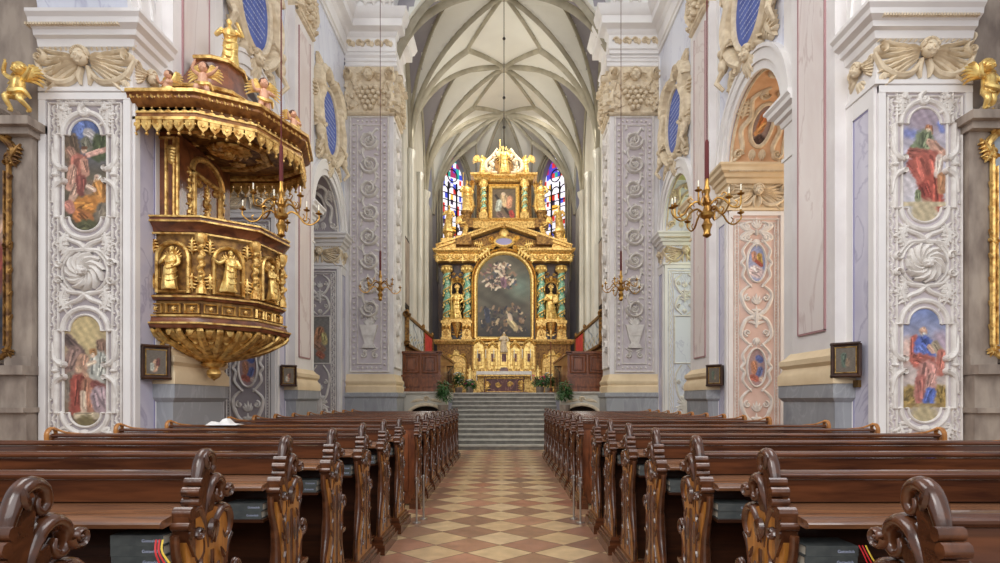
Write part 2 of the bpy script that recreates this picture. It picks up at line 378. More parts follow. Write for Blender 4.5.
def paint_panel(name, w, h, nx, ny, strokes, bg, X, parent, m='fresco', mask=None, seed=1, grain=.12, lab=None, mp=None):
    """a painted picture: soft brush strokes laid on a fine vertex-coloured panel, real thickness given by its bed"""
    rs = np.random.RandomState(seed)
    u, v = np.meshgrid(np.linspace(0, 1, nx + 1), np.linspace(0, 1, ny + 1))
    img = bg(u, v) if callable(bg) else np.ones(u.shape + (3,)) * np.array(bg, float)
    asp = h / w
    more = []; rf = random.Random(seed * 7 + len(strokes))
    for st in strokes:                                   # folds and modelling inside the broad strokes
        more.append(st)
        if st[4] >= .045 and len(st) < 7:
            x0, y0, x1, y1, r, c = st; L = math.hypot(x1 - x0, (y1 - y0) * asp) + 1e-6; ux, uy = (x1 - x0) / L, (y1 - y0) * asp / L
            if L < r * .5: ux, uy = .35, -.93
            nf = 3 + int(r * 40)
            for q in range(nf):
                off = rf.uniform(-.8, .8) * r; a_ = rf.uniform(-.8, .2) * r; b_ = L + rf.uniform(-.3, .7) * r; mlt = rf.choice((.66, .76, 1.16, 1.28, .85)); bend = rf.uniform(-.35, .35) * r
                pa = (x0 + ux * a_ - uy * off, y0 + (uy * a_ + ux * off) / asp); pb = (x0 + ux * (a_ + b_) * .8 - uy * (off * .8 + bend), y0 + (uy * (a_ + b_) * .8 + ux * (off * .8 + bend)) / asp)
                more.append((pa[0], pa[1], pb[0], pb[1], max(r * rf.uniform(.08, .16), .009), tuple(min(255, z * mlt) for z in c)))
    strokes = more
    wob = lambda f, p: np.sin(u * f + p + 2 * np.sin(v * f * .7 * asp + p)) * np.sin(v * f * asp * .9 - p)
    for st in strokes:
        x0, y0, x1, y1, r, c = st[:6]; soft = st[6] if len(st) > 6 else .35
        dx, dy = x1 - x0, (y1 - y0) * asp; L2 = dx * dx + dy * dy + 1e-9
        t = np.clip(((u - x0) * dx + (v - y0) * asp * dy) / L2, 0, 1)
        d = np.hypot(u - x0 - t * dx, (v - y0) * asp - t * dy) / r
        d = d + .12 * wob(40, x0 * 9 + y0 * 5)
        a = np.clip((1 + soft / 2 - d) / soft, 0, 1)[..., None]
        sh = 1 + .06 * np.sin((u * 34 + v * asp * 21) + x0 * 40)[..., None]
        img = img * (1 - a) + np.array(c, float) * sh * a
    if m != 'stained' : grain = .035
    img = img * (1 + grain * (rs.rand(*u.shape)[..., None] - .5) * 2) * (1 + .07 * wob(23, seed)[..., None])
    if m in ('fresco', 'canvas'): g_ = img.mean(-1, keepdims=True); img = g_ + (img - g_) * .72
    img = np.clip(img, 2, 255) / 255
    L = np.where(img <= .04045, img / 12.92, ((img + .055) / 1.055) ** 2.4)
    vs = [tuple(X @ Vector(((uu - .5) * w, (vv - .5) * h, 0))) for uu, vv in zip(u.ravel(), v.ravel())] if mp is None else [mp(((uu - .5) * w, (vv - .5) * h, .012)) for uu, vv in zip(u.ravel(), v.ravel())]
    fs = []
    for j in range(ny):
        for i in range(nx):
            if mask and not mask((i + .5) / nx, (j + .5) / ny): continue
            a = j * (nx + 1) + i; fs.append((a, a + 1, a + nx + 2, a + nx + 1))
    if X.determinant() < 0: fs = [tuple(reversed(f)) for f in fs]
    if parent is not None:
        l = chain(parent); vs = [(p[0] - l.x, p[1] - l.y, p[2] - l.z) for p in vs]
    me = bpy.data.meshes.new(name); me.from_pydata(vs, [], fs)
    ca = me.color_attributes.new('paint', 'FLOAT_COLOR', 'POINT')
    rgba = np.concatenate([L.reshape(-1, 3), np.ones((L.shape[0] * L.shape[1], 1))], 1).astype(np.float32)
    ca.data.foreach_set('color', rgba.ravel()); me.materials.append(M[m]); me.update()
    o = bpy.data.objects.new(name, me); COL.objects.link(o); o.parent = parent
    if lab: o['label'] = lab
    return o

# ------------------------------------------------------------------ the setting: floor, nave walls, entablatures
WX = 4.6; PITCH = 4.5; Y1 = 7.0; BIGY = 16.5; CW = 3.4; ZC = 1.71
def struct(b, name, m, parent=None, smooth=35):
    o = b.build(name, m, parent, smooth)
    if parent is None: o['kind'] = 'structure'
    return o
b = MB(); b.box(-9.5, 9.5, -6, BIGY + 1.5, -.2, 0); struct(b, 'floor', 'floor')
b = MB(); b.box(-CW, CW, 20.31, 30.5, ZC - .25, ZC); b.box(-CW, -1.76, 17.93, 20.31, ZC - .25, ZC - .004); b.box(1.76, CW, 17.93, 20.31, ZC - .25, ZC - .004)
struct(b, 'floor_chancel', 'step')
def arch_poly(y0, y1, z0, z1, r):
    c = (y0 + y1) / 2; pts = [(y0, z1), (y0, z0)]
    pts += [(c - r * math.cos(PI * k / 18), z0 + r * math.sin(PI * k / 18)) for k in range(19)]
    pts += [(y1, z0), (y1, z1)]
    return pts
ZS = 6.1                                             # springing of the chapel arches
for s, nm in ((-1, 'left'), (1, 'right')):
    w = root('wall_' + nm, (0, 0, 0), kind='structure')
    b = MB()
    for k in range(-1, 3):
        y0 = Y1 + PITCH * k; a0 = y0 + 2.2; a1 = y0 + PITCH
        if k >= 0: b.box(s * WX, s * (WX + 1.12), y0, min(y0 + 2.2, 17.6), 0, 11.4)
        if k < 2 or 1: 
            if a1 < 17 and a1 > 5:
                pl = arch_poly(a0, a1, ZS, 11.4, (a1 - a0) / 2)
                b.prism(pl, s * WX, s * (WX + 1.12), 'x')
    struct(b, 'nave_wall', 'lilac', w)
    b = MB()                                         # transverse walls closing the chapels, carrying on the pier flanks
    for k in range(0, 3): b.box(s * (WX + 1.12), s * 9.4, Y1 + PITCH * k + .22, Y1 + PITCH * k + .6, 0, 9.4)
    b.box(s * 9.2, s * 9.4, 4.5, 17.6, 0, 9.4)
    struct(b, 'chapel_wall', 'stucco_ground', w)
    for k in range(-1, 2):                          # archivolts and keystones
        y0 = Y1 + PITCH * k; c = y0 + 2.2 + 1.15; R = 1.15
        for (ra, rb, t) in ((R - .02, R + .12, .05), (R + .12, R + .3, .09), (R + .3, R + .36, .12)):
            mb = MB(); pts = []
            pts = [(c - ra * math.cos(PI * i / 28), ZS + ra * math.sin(PI * i / 28)) for i in range(29)] + [(c + rb * math.cos(PI * i / 28), ZS + rb * math.sin(PI * i / 28)) for i in range(29)]
            n = 29
            rings = []
            for i in range(n):
                a = PI * i / 28; ca, sa = -math.cos(a), math.sin(a)
                rings.append([(s * WX, c + ra * ca, ZS + ra * sa), (s * (WX - t), c + ra * ca, ZS + ra * sa), (s * (WX - t), c + rb * ca, ZS + rb * sa), (s * WX, c + rb * ca, ZS + rb * sa)])
            mb.loft(rings); struct(mb, 'arch_moulding', 'white', w)
# main entablature on the nave walls, breaking forward over the pilasters and round the choir pier
ENT = [(-.01, 11.38), (.05, 11.38), (.05, 11.48), (.09, 11.5), (.09, 11.58), (.07, 11.6), (.07, 11.9), (.12, 11.95), (.14, 12.02), (.2, 12.06), (.3, 12.1), (.31, 12.3), (.36, 12.34), (.42, 12.48), (.45, 12.56), (-.01, 12.62)]
for s, nm in ((-1, 'left'), (1, 'right')):
    path = [(s * WX, 4.0)]
    for k in (0, 1):
        y0 = Y1 + PITCH * k; path += [(s * WX, y0 + .5), (s * 4.4, y0 + .5), (s * 4.4, y0 + 1.7), (s * WX, y0 + 1.7)]
    path += [(s * WX, BIGY), (s * 3.2, BIGY), (s * 3.2, 17.7), (s * CW, 17.7)]
    b = MB(); b.sweep(ENT, path, 1 if s < 0 else -1); b.box(s * 3.2, s * 5.7, BIGY, 17.7, 11.3, 14.4); b.box(s * WX, s * 5.7, 4, BIGY, 11.38, 13.6)
    t = struct(b, 'trim_' + ('1' if s < 0 else '2'), 'white')
    b = MB()
    X = frame((s * 3.9, BIGY - .07, 0), (1, 0, 0), (0, -1, 0)); b.X = X
    for i in range(5):
        r_scroll(b, -.55 + .27 * i, 11.73, .13, 0 if i % 2 else PI, 1 if i % 2 else -1, 1.3, h=.06)
        r_fan(b, -.45 + .27 * i, 11.63, PI / 2, .2, 4, 1.4, .05)
    struct(b, 'frieze_relief', 'stucco_warm', t)
    b = MB(X=frame((s * 3.9, BIGY - .01, 0), (1, 0, 0), (0, -1, 0)))
    r_frame(b, -.6, .6, 12.75, 14.1, .05, .05)
    for i in range(4): r_acanthus(b, -.4 + .27 * i, 12.85, PI / 2 + .2 * (-1) ** i, .7, .05)
    struct(b, 'attic_relief', 'stucco', t)

# ------------------------------------------------------------------ wall piers with stucco flanks, giant pilasters and plinths
LOWER = [(-.01, 5.2), (.05, 5.22), (.05, 5.27), (.006, 5.29), (.006, 5.74), (.05, 5.76), (.07, 5.84), (.12, 5.86), (.13, 5.92), (.2, 5.96), (.21, 6.02), (.25, 6.06), (.25, 6.1), (-.01, 6.14)]
K1 = 7 / F; K2 = 11.5 / F; K3 = 16 / F
def fresco_outline(cx, cz, k, grow=0):
    g = grow; pts = []
    for i in range(13):
        a = PI * i / 12; pts.append((cx + (16 + g) * k * math.cos(a), cz + (40 + (16 + g) * math.sin(a)) * k))
    pts += [(cx - (16 + g) * k, cz + (40 + 0) * k), (cx - (22 + g) * k, cz + 40 * k), (cx - (22 + g) * k, cz - 42 * k), (cx - (16 + g) * k, cz - 42 * k)]
    for i in range(13):
        a = PI + PI * i / 12; pts.append((cx + (16 + g) * k * math.cos(a), cz - (42 - (14 + g) * math.sin(a)) * k))
    pts += [(cx + (16 + g) * k, cz - 42 * k), (cx + (22 + g) * k, cz - 42 * k), (cx + (22 + g) * k, cz + 40 * k), (cx + (16 + g) * k, cz + 40 * k)]
    return pts
def fmask(u, v):
    x = (u - .5) * 44; y = v * 112
    if 14 <= y <= 96: return True
    if y > 96: return x * x + (y - 96) ** 2 < 256
    return x * x / 256 + ((14 - y) / 14) ** 2 < 1
def sky(c1, c2, c3):
    def f(u, v):
        v_ = v[..., None]; a = np.array(c1, float); b_ = np.array(c2, float); c = np.array(c3, float)
        g = np.where(v_ > .5, b_ + (a - b_) * (v_ - .5) * 2, c + (b_ - c) * v_ * 2)
        n = (np.sin(u * 7 + 3 * np.sin(v * 9)) * np.sin(v * 17 + 2 * u))[..., None]
        return g * (1 + .1 * n)
    return f
FRES = {
 ('L', 0): (sky((70, 92, 160), (112, 100, 78), (84, 74, 56)), [(.5, .93, .45, .9, .2, (96, 120, 190)), (.55, .88, .68, .84, .11, (178, 170, 168)), (.85, .8, .8, .7, .2, (82, 92, 56)), (.15, .8, .2, .66, .2, (112, 88, 66)), (.5, .8, .55, .74, .12, (120, 116, 96)),
    (.55, .68, .95, .73, .06, (206, 150, 130)), (.15, .72, .3, .62, .1, (170, 120, 96)), (.34, .62, .28, .46, .19, (192, 106, 86)), (.2, .56, .14, .4, .1, (210, 150, 124)), (.46, .62, .5, .52, .09, (206, 140, 112)), (.46, .72, .46, .72, .06, (214, 168, 136)), (.44, .745, .5, .745, .04, (120, 76, 50)), (.3, .4, .2, .3, .09, (206, 158, 130)), (.4, .46, .42, .36, .12, (140, 70, 60)),
    (.62, .42, .56, .36, .1, (150, 120, 96)), (.78, .48, .76, .44, .08, (220, 206, 190)), (.75, .49, .74, .485, .045, (216, 170, 140)), (.82, .4, .86, .28, .17, (206, 132, 54)), (.55, .4, .7, .37, .05, (222, 180, 154)), (.42, .22, .6, .24, .22, (212, 128, 44)), (.36, .14, .55, .1, .16, (196, 112, 50)), (.12, .24, .16, .2, .11, (206, 124, 104)), (.9, .2, .84, .14, .15, (126, 112, 92)), (.5, .03, .6, .03, .2, (92, 92, 56))]),
 ('L', 1): (sky((190, 164, 104), (156, 132, 112), (112, 88, 66)), [(.5, .88, .5, .78, .34, (206, 180, 118), 1.1), (.08, .78, .36, .66, .13, (116, 90, 82)), (.25, .66, .08, .52, .17, (146, 112, 100)), (.44, .6, .4, .52, .14, (190, 140, 110)), (.86, .74, .9, .5, .12, (140, 104, 84)),
    (.8, .6, .76, .44, .2, (180, 180, 168)), (.66, .67, .68, .66, .085, (180, 122, 64)), (.66, .64, .665, .635, .05, (216, 180, 150)), (.55, .56, .7, .58, .05, (214, 184, 154)), (.34, .52, .35, .51, .07, (210, 166, 128)), (.5, .46, .52, .45, .06, (204, 156, 120)), (.16, .44, .14, .28, .14, (140, 122, 104)), (.34, .4, .33, .16, .19, (172, 72, 56)), (.56, .38, .54, .16, .16, (176, 112, 82)), (.7, .38, .9, .34, .1, (148, 74, 66)),
    (.82, .28, .9, .18, .22, (168, 140, 146)), (.44, .3, .46, .14, .07, (214, 180, 150)), (.3, .1, .75, .1, .08, (196, 176, 140)), (.5, .02, .5, .02, .22, (122, 106, 62), .5)]),
 ('R', 0): (sky((172, 156, 172), (186, 182, 198), (200, 196, 200)), [(.4, .92, .6, .86, .24, (164, 144, 160), 1.1), (.12, .78, .34, .76, .1, (122, 132, 198), 1.1), (.84, .86, .9, .8, .06, (116, 130, 206), 1.), (.2, .4, .1, .3, .2, (206, 196, 200), 1.), (.6, .82, .6, .78, .085, (186, 112, 70)), (.6, .8, .61, .785, .055, (228, 184, 154)),
    (.5, .73, .44, .62, .2, (132, 144, 104)), (.3, .64, .42, .6, .12, (120, 134, 96)), (.62, .7, .7, .66, .08, (224, 172, 142)), (.7, .68, .9, .6, .1, (206, 150, 124)), (.24, .6, .7, .58, .13, (190, 96, 80)), (.26, .5, .4, .42, .15, (178, 82, 70)), (.5, .5, .64, .3, .27, (198, 92, 74)), (.66, .34, .74, .17, .2, (192, 80, 62)), (.5, .3, .56, .22, .12, (170, 66, 54)),
    (.84, .56, .8, .42, .09, (226, 198, 182)), (.88, .4, .88, .28, .09, (190, 126, 80)), (.36, .26, .36, .2, .07, (134, 144, 100)), (.05, .16, .95, .16, .05, (206, 186, 144), .5), (.5, .02, .5, .08, .3, (196, 176, 134), .5)]),
 ('R', 1): (sky((108, 130, 194), (206, 186, 180), (200, 180, 164)), [(.15, .68, .1, .56, .16, (226, 186, 170), 1.1), (.85, .74, .95, .68, .14, (176, 152, 172), 1.1), (.2, .25, .12, .2, .2, (176, 142, 70)), (.85, .26, .92, .2, .18, (178, 142, 66)), (.47, .8, .49, .79, .085, (214, 160, 130)), (.5, .765, .5, .75, .05, (226, 220, 210)),
    (.3, .72, .28, .56, .11, (198, 92, 74)), (.48, .68, .56, .62, .2, (78, 102, 198)), (.4, .62, .48, .56, .14, (92, 116, 206)), (.62, .66, .7, .62, .06, (222, 172, 144)), (.74, .68, .84, .62, .09, (170, 150, 120)), (.88, .6, .84, .44, .1, (206, 112, 94)), (.36, .54, .6, .52, .17, (200, 98, 80)), (.58, .46, .5, .24, .22, (204, 132, 120)), (.44, .36, .44, .18, .14, (190, 106, 94)), (.66, .4, .6, .3, .1, (214, 150, 136)),
    (.64, .26, .58, .17, .12, (80, 104, 196)), (.15, .15, .9, .15, .04, (160, 126, 66)), (.5, .02, .5, .04, .3, (190, 170, 122), .5)]),
}
def long_scrolls(b, z0, z1, w, d=.035):
    """a mirrored pair of long C and S scrolls with leaves, filling a tall field"""
    h = z1 - z0
    for s in (-1, 1):
        p = smoothp([(s * w * .12, z0), (s * w * .42, z0 + h * .18), (s * w * .3, z0 + h * .42), (s * w * .08, z0 + h * .5), (s * w * .3, z0 + h * .62), (s * w * .42, z0 + h * .85), (s * w * .14, z1)], 5)
        b.band(p, [w * .03, w * .06, w * .05, w * .06, w * .03], d, 4)
        r_scroll(b, s * w * .25, z0 + h * .22, w * .13, -PI / 2, s, 1.3, h=d); r_scroll(b, s * w * .25, z0 + h * .78, w * .13, PI / 2, -s, 1.3, h=d)
        r_leaf(b, s * w * .1, z0 + h * .5, (PI / 2) - s * .9, w * .3, w * .05, d); r_leaf(b, s * w * .1, z0 + h * .5, -(PI / 2) + s * .9, w * .3, w * .05, d)
    r_acanthus(b, 0, z0 + h * .3, PI / 2, h * .36, d); r_fan(b, 0, z0 + h * .68, PI / 2, w * .3, 5, 2.2, d); r_fan(b, 0, z0 + h * .14, -PI / 2, w * .25, 5, 2.0, d)
def oval_pts(cx, cz, rx, rz, n=24): return [(cx + rx * math.cos(2 * PI * i / n), cz + rz * math.sin(2 * PI * i / n)) for i in range(n + 1)]
def wall_pier(s, k):
    y0 = Y1 + PITCH * k; nm = 'left' if s < 0 else 'right'; cx = s * 5.16
    R = root('wall_pier', (s * 4.9, y0 + 1.1, 0),
        ['%s wall pier nearest the camera, its flank with two tall frescoes and a spiral rosette' % nm,
         '%s wall pier, second from the camera, with small oval frescoes in stucco scrolls' % nm,
         '%s wall pier, third from the camera, slim flank with one rectangular fresco' % nm][k], 'pier')
    fm = ['stucco', 'stucco', 'stucco'][k]; gm = 'pink_ground' if (s > 0 and k == 1) else ('field_light' if s > 0 else 'stucco_ground')
    # flank field and relief
    b = MB(); b.box(s * (WX - .0), s * (WX + 1.12), y0 - .012, y0 + .01, 0, 5.22); b.build('flank_panel', gm, R)
    X = frame((cx, y0 - .012, 0), (1, 0, 0), (0, -1, 0))
    b = MB(X=X)
    hw = .56
    b.X = X
    for e in (-1, 1):                                        # plain edge strips
        b.prism([(e * hw, 0), (e * (hw - .085), 0), (e * (hw - .085), 5.2), (e * hw, 5.2)], 0, .03)
    b.prism([(-hw, 5.12), (hw, 5.12), (hw, 5.2), (-hw, 5.2)], 0, .035)
    b.build('edge_strip', 'white', R)
    b = MB(X=X)
    if k == 0:
        dy = 0 if s < 0 else -5
        P = lambda x, y: ((x - 82) * K1, 1.45 + (400 - (y + dy)) * K1)
        q = K1
        r_frame(b, P(46, 0)[0], P(118, 0)[0], .3, 5.08, .014, .03); r_frame(b, P(55, 0)[0], P(109, 0)[0], .4, P(0, 106)[1] - dy * q, .012, .03)
        r_chain(b, P(50.5, 0)[0], .35, P(50.5, 0)[0], 5.05, .075, .022, .075); r_chain(b, P(113.5, 0)[0], .35, P(113.5, 0)[0], 5.05, .075, .022, .075)
        r_chain(b, P(52, 0)[0], P(0, 101)[1] - dy * q, P(112, 0)[0], P(0, 101)[1] - dy * q, .075, .022, .075)
        r_scroll(b, *P(82, 112), .11, PI / 2, 1, 1.2, w=.03, h=.05)
        for e in (-1, 1):
            x = lambda v: 82 + e * v
            r_acanthus(b, *P(x(13), 110), -PI / 2 + e * 1.2, .22, .04); r_acanthus(b, *P(x(22), 112), -PI / 2 + e * .1, .24, .045)
            b.ell((*P(x(21), 111), .02), (.04, .04, .05), 7, 5); r_scroll(b, *P(x(16), 118), .05, 0, e, 1.2)
            for cy in (176, 371):
                for dz, d in ((-6, 1), (6, -1)):              # side clasps
                    b.band(smoothp([P(x(32), cy + dz * 4.6), P(x(30), cy + dz * 2.2), P(x(25), cy + dz * 1.2), P(x(19), cy + dz * .9)], 4), [.014, .034, .04, .03], .06)
                    r_scroll(b, *P(x(21), cy + dz * .95), .05, PI / 2 * d, e * d, 1.1, h=.07)
                b.ell((*P(x(29), cy), .02), (.045, .03, .05), 8, 5)
            for (yy, sg) in ((238, 1), (252, -1), (293, 1), (306, -1), (428, 1), (122, -1)):   # corner foliage between the fields
                r_acanthus(b, *P(x(25), yy), -PI / 2 * sg - e * sg * .3 if yy > 0 else 0, .26, .042)
                r_leaf(b, *P(x(25), yy), (0 if e < 0 else PI), .16, .03, .035, .4)
            b.band(smoothp([P(x(26), 232), P(x(16), 240), P(x(6), 244), P(x(-2), 250), P(x(-16), 252), P(x(-24), 262)], 4), [.012, .03, .036, .03, .02], .045)
            b.band(smoothp([P(x(26), 312), P(x(16), 304), P(x(6), 300), P(x(-2), 294), P(x(-16), 292), P(x(-24), 284)], 4), [.012, .03, .036, .03, .02], .045)
            r_scroll(b, *P(x(26), 264), .075, 0, e, 1.2, h=.05); r_scroll(b, *P(x(26), 281), .075, 0, -e, 1.2, h=.05)
        for e in (-1, 1):
            for yy in (244, 254, 298, 308, 430): r_leaf(b, *P(82 + e * 17, yy), (.6 if e > 0 else PI - .6), .11, .024, .035, e * .8); r_leaf(b, *P(82 + e * 12, yy + 3), (-.5 if e > 0 else PI + .5), .1, .022, .03, -e * .8)
        r_rosette(b, *P(82, 272), 20 * q, .09, 11); b.band(oval_pts(*P(82, 272), 22.5 * q, 22.5 * q), .018, .035)
        b.ell((*P(82, 433), .02), (.07, .05, .05), 8, 5)
        for ci, cy in enumerate((176, 371)):
            c = P(82, cy)
            o1 = fresco_outline(c[0], c[1], q, 0); b.band(o1 + [o1[0]], .016, .028, 4)
            o2 = fresco_outline(c[0], c[1], q, 7); b.band(o2 + [o2[0]], .034, .04, 4)
            bg, st = FRES[('L' if s < 0 else 'R', ci)]
            Xp = frame((cx + c[0], y0 - .018, c[1]), (1, 0, 0), (0, -1, 0))
            paint_panel('fresco', 44 * q, 112 * q, 56, 140, st, bg, Xp, R, 'fresco', fmask, ci + 3)
        b.build('stucco_relief', 'stucco', R)
    elif k == 1:
        cy = [1.45 + 135 * K2, 1.45 + 32 * K2]; rx, rz = .19, .38
        r_frame(b, -.43, .43, .15, 5.05, .016, .03); r_frame(b, -.36, .36, .2, 4.98, .01, .025)
        for e in (-1, 1): r_beads(b, e * .395, .2, e * .395, 5.0, .014, .06)
        for c in cy:
            b.band(oval_pts(0, c, rx, rz), .022, .04); 
            for e in (-1, 1):
                b.band(smoothp([(e * .1, c + rz + .1), (e * .27, c + rz * .7), (e * .24, c + .1), (e * .3, c), (e * .24, c - .1), (e * .27, c - rz * .7), (e * .1, c - rz - .1)], 5), [.02, .035, .03, .035, .02], .045)
        long_scrolls(b, cy[0] + .42, 5.0, .72); long_scrolls(b, cy[1] + .42, cy[0] - .42, .72); long_scrolls(b, .25, cy[1] - .42, .72)
        b.build('stucco_relief', 'stucco', R)
        pic = [((150, 160, 205), [(.35, .75, .4, .6, .14, (206, 140, 110)), (.65, .7, .7, .5, .14, (214, 160, 60)), (.4, .3, .6, .25, .3, (222, 196, 196)), (.5, .55, .75, .45, .1, (190, 80, 60))]),
               ((176, 140, 140), [(.6, .75, .7, .7, .16, (86, 104, 180)), (.35, .6, .4, .4, .16, (206, 130, 90)), (.7, .45, .6, .3, .15, (96, 110, 176)), (.3, .25, .5, .2, .16, (200, 100, 80)), (.75, .2, .8, .2, .14, (214, 180, 160))])]
        for i, c in enumerate(cy):
            paint_panel('fresco', 2 * rx, 2 * rz, 30, 54, pic[i][1], pic[i][0], frame((cx, y0 - .018, c), (1, 0, 0), (0, -1, 0)), R, 'fresco', lambda u, v: (u - .5) ** 2 + (v - .5) ** 2 < .25, i)
    else:
        zc = 1.45 + 60 * K3
        r_frame(b, -.43, .43, .15, 5.05, .02, .03); r_frame(b, -.31, .31, .2, 4.98, .012, .03); r_chain(b, -.37, .2, -.37, 5., .09, .02, .09); r_chain(b, .37, .2, .37, 5., .09, .02, .09)
        r_frame(b, -.28, .28, zc - .66, zc + .66, .02, .04)
        long_scrolls(b, zc + .7, 4.95, .62, .05); long_scrolls(b, .25, zc - .7, .62, .05)
        b.build('stucco_relief', 'stucco', R)
        paint_panel('fresco', .54, 1.3, 24, 50, [(.5, .7, .4, .5, .22, (200, 130, 84)), (.3, .4, .6, .3, .2, (170, 120, 90)), (.7, .6, .75, .45, .15, (214, 190, 110)), (.45, .2, .6, .15, .16, (190, 100, 70))], (136, 130, 122) if s < 0 else (150, 172, 150), frame((cx, y0 - .018, zc), (1, 0, 0), (0, -1, 0)), R, 'fresco', None, 4)
    # cornice, leaf row, winged head and swags of the lower order
    b = MB(); path = [(s * (WX + 1.12), y0), (s * WX, y0), (s * WX, y0 + .55)]
    b.sweep(LOWER, path, 1 if s < 0 else -1); b.box(s * (WX + .012), s * 5.7, y0 + .012, y0 + .54, 5.21, 6.1)
    b.build('impost_cornice', 'white' if k != 1 or s < 0 else 'beige', R); b = MB()
    b.sweep(LOWER, [(s * WX, y0 + 1.65), (s * WX, y0 + 2.2), (s * (WX + 1.12), y0 + 2.2)], 1 if s < 0 else -1)
    b.build('impost_cornice', 'white' if k != 1 or s < 0 else 'beige', R)
    b = MB(X=X)
    for i in range(19):
        x = -.56 + 1.2 * (i + .5) / 19; r_leaf(b, x - .02, 5.85, -PI / 2 + .5, .12, .022, .05 + .0, -.6)
    for i in range(34): b.prism([(-.6 + 1.2 * i / 36, 5.935), (-.6 + 1.2 * i / 36 + .018, 5.935), (-.6 + 1.2 * i / 36 + .018, 5.965), (-.6 + 1.2 * i / 36, 5.965)], .1, .19)
    r_putto_head(b, 0, 5.6, .105, 1, 4.6)
    for e in (-1, 1):
        r_scroll(b, e * .54, 5.63, .1, PI / 2, e, 1.6, w=.024, h=.09)
        b.band(smoothp([(e * .6, 5.6), (e * .5, 5.42), (e * .33, 5.33), (e * .16, 5.36), (e * .05, 5.5)], 5), [.02, .04, .045, .04, .02], .07)
        b.band(smoothp([(e * .04, 5.52), (e * .07, 5.4), (e * .05, 5.3)], 4), [.03, .035, .01], .07)
        r_fan(b, e * .5, 5.36, -PI / 2, .13, 4, 1.3, .06)
    b.build('winged_head_capital', 'stucco_warm', R); b = MB()
    Xn = frame((s * WX, y0 + .28, 0), (0, 1, 0) if s < 0 else (0, -1, 0), (-s, 0, 0)); b.X = Xn
    r_putto_head(b, 0, 5.56, .08, 1, 2.2); r_scroll(b, -.2, 5.6, .09, 0, 1); r_scroll(b, .2, 5.6, .09, 0, -1); r_fan(b, 0, 5.42, -PI / 2, .16, 5, 2.4, .05)
    b.build('winged_head_capital', 'stucco_warm', R)
    # nave face next to the pilaster: white frame and marble slip
    b = MB()
    for (a, c_) in ((0.0, .1), (.42, .55)): b.box(s * WX, s * (WX - .035), y0 + a, y0 + c_, 0, 5.205)
    b.box(s * WX, s * (WX - .033), y0 + .01, y0 + .54, 5.0, 5.21); b.box(s * WX, s * (WX - .03), y0 + 1.65, y0 + 2.2, 0, 11.3)
    b.box(s * WX, s * (WX - .03), y0 + .42, y0 + .55, 6.1, 11.3)
    b.build('white_slip', 'white', R)
    b = MB(); b.box(s * WX, s * (WX - .018), y0 + .1, y0 + .42, .1, 5.0); b.build('marble_slip', 'mauve', R)
    b = MB(); b.box(s * WX, s * (WX - .024), y0 + .1, y0 + .118, .1, 5.0); b.box(s * WX, s * (WX - .024), y0 + .402, y0 + .42, .1, 5.0); b.box(s * WX, s * (WX - .024), y0 + .1, y0 + .42, 4.98, 5.0); b.build('violet_border', 'violet_edge', R)
    if k < 2:
        a, c_ = y0 + .55, y0 + 1.65
        b = MB(); b.box(s * WX, s * 4.42, a, c_, 1.68, 9.8); b.build('pilaster_shaft', 'plaster', R)
        b = MB(); b.box(s * 4.42, s * 4.405, a + .22, c_ - .2, 2.4, 9.5); b.build('marble_panel', 'pink', R)
        b = MB()
        for yy in (a + .2, c_ - .215): b.box(s * 4.42, s * 4.395, yy, yy + .022, 2.38, 9.52)
        b.box(s * 4.42, s * 4.395, a + .2, c_ - .2, 2.37, 2.395); b.build('panel_border', 'pink_edge', R)
        b = MB()
        prof = [(0, 1.66), (.27, 1.66), (.27, 1.8), (.22, 1.86), (.2, 1.9), (.25, 1.95), (.25, 2.02), (.18, 2.06), (.12, 2.12), (.05, 2.16), (0, 2.18)]
        pth = [(s * WX, a + .03), (s * 4.5, a + .03), (s * 4.5, c_ - .03), (s * WX, c_ - .03)]
        b.sweep([(o * .78, z) for o, z in prof], pth, 1 if s < 0 else -1); b.box(s * WX, s * 4.5, a + .03, c_ - .03, 1.66, 2.17); b.build('base_moulding', 'beige', R)
        b = MB(); pl = [(0, 0), (.19, 0), (.19, .25), (.15, .3), (.15, 1.42), (.2, 1.48), (.2, 1.66), (0, 1.66)]
        b.sweep(pl, pth, 1 if s < 0 else -1); b.box(s * WX, s * 4.5, a + .03, c_ - .03, 0, 1.66)
        b.build('plinth', 'grey', R)
        b = MB(X=frame((s * 4.42, (a + c_) / 2, 0), (0, 1, 0) if s < 0 else (0, -1, 0), (-s, 0, 0)))
        giant_capital(b, 1.1, 9.75, 11.0); b.X = None; b.box(s * WX, s * 4.36, a, c_, 9.8, 11.38)
        b.build('capital', 'stucco_warm', R)
    return R
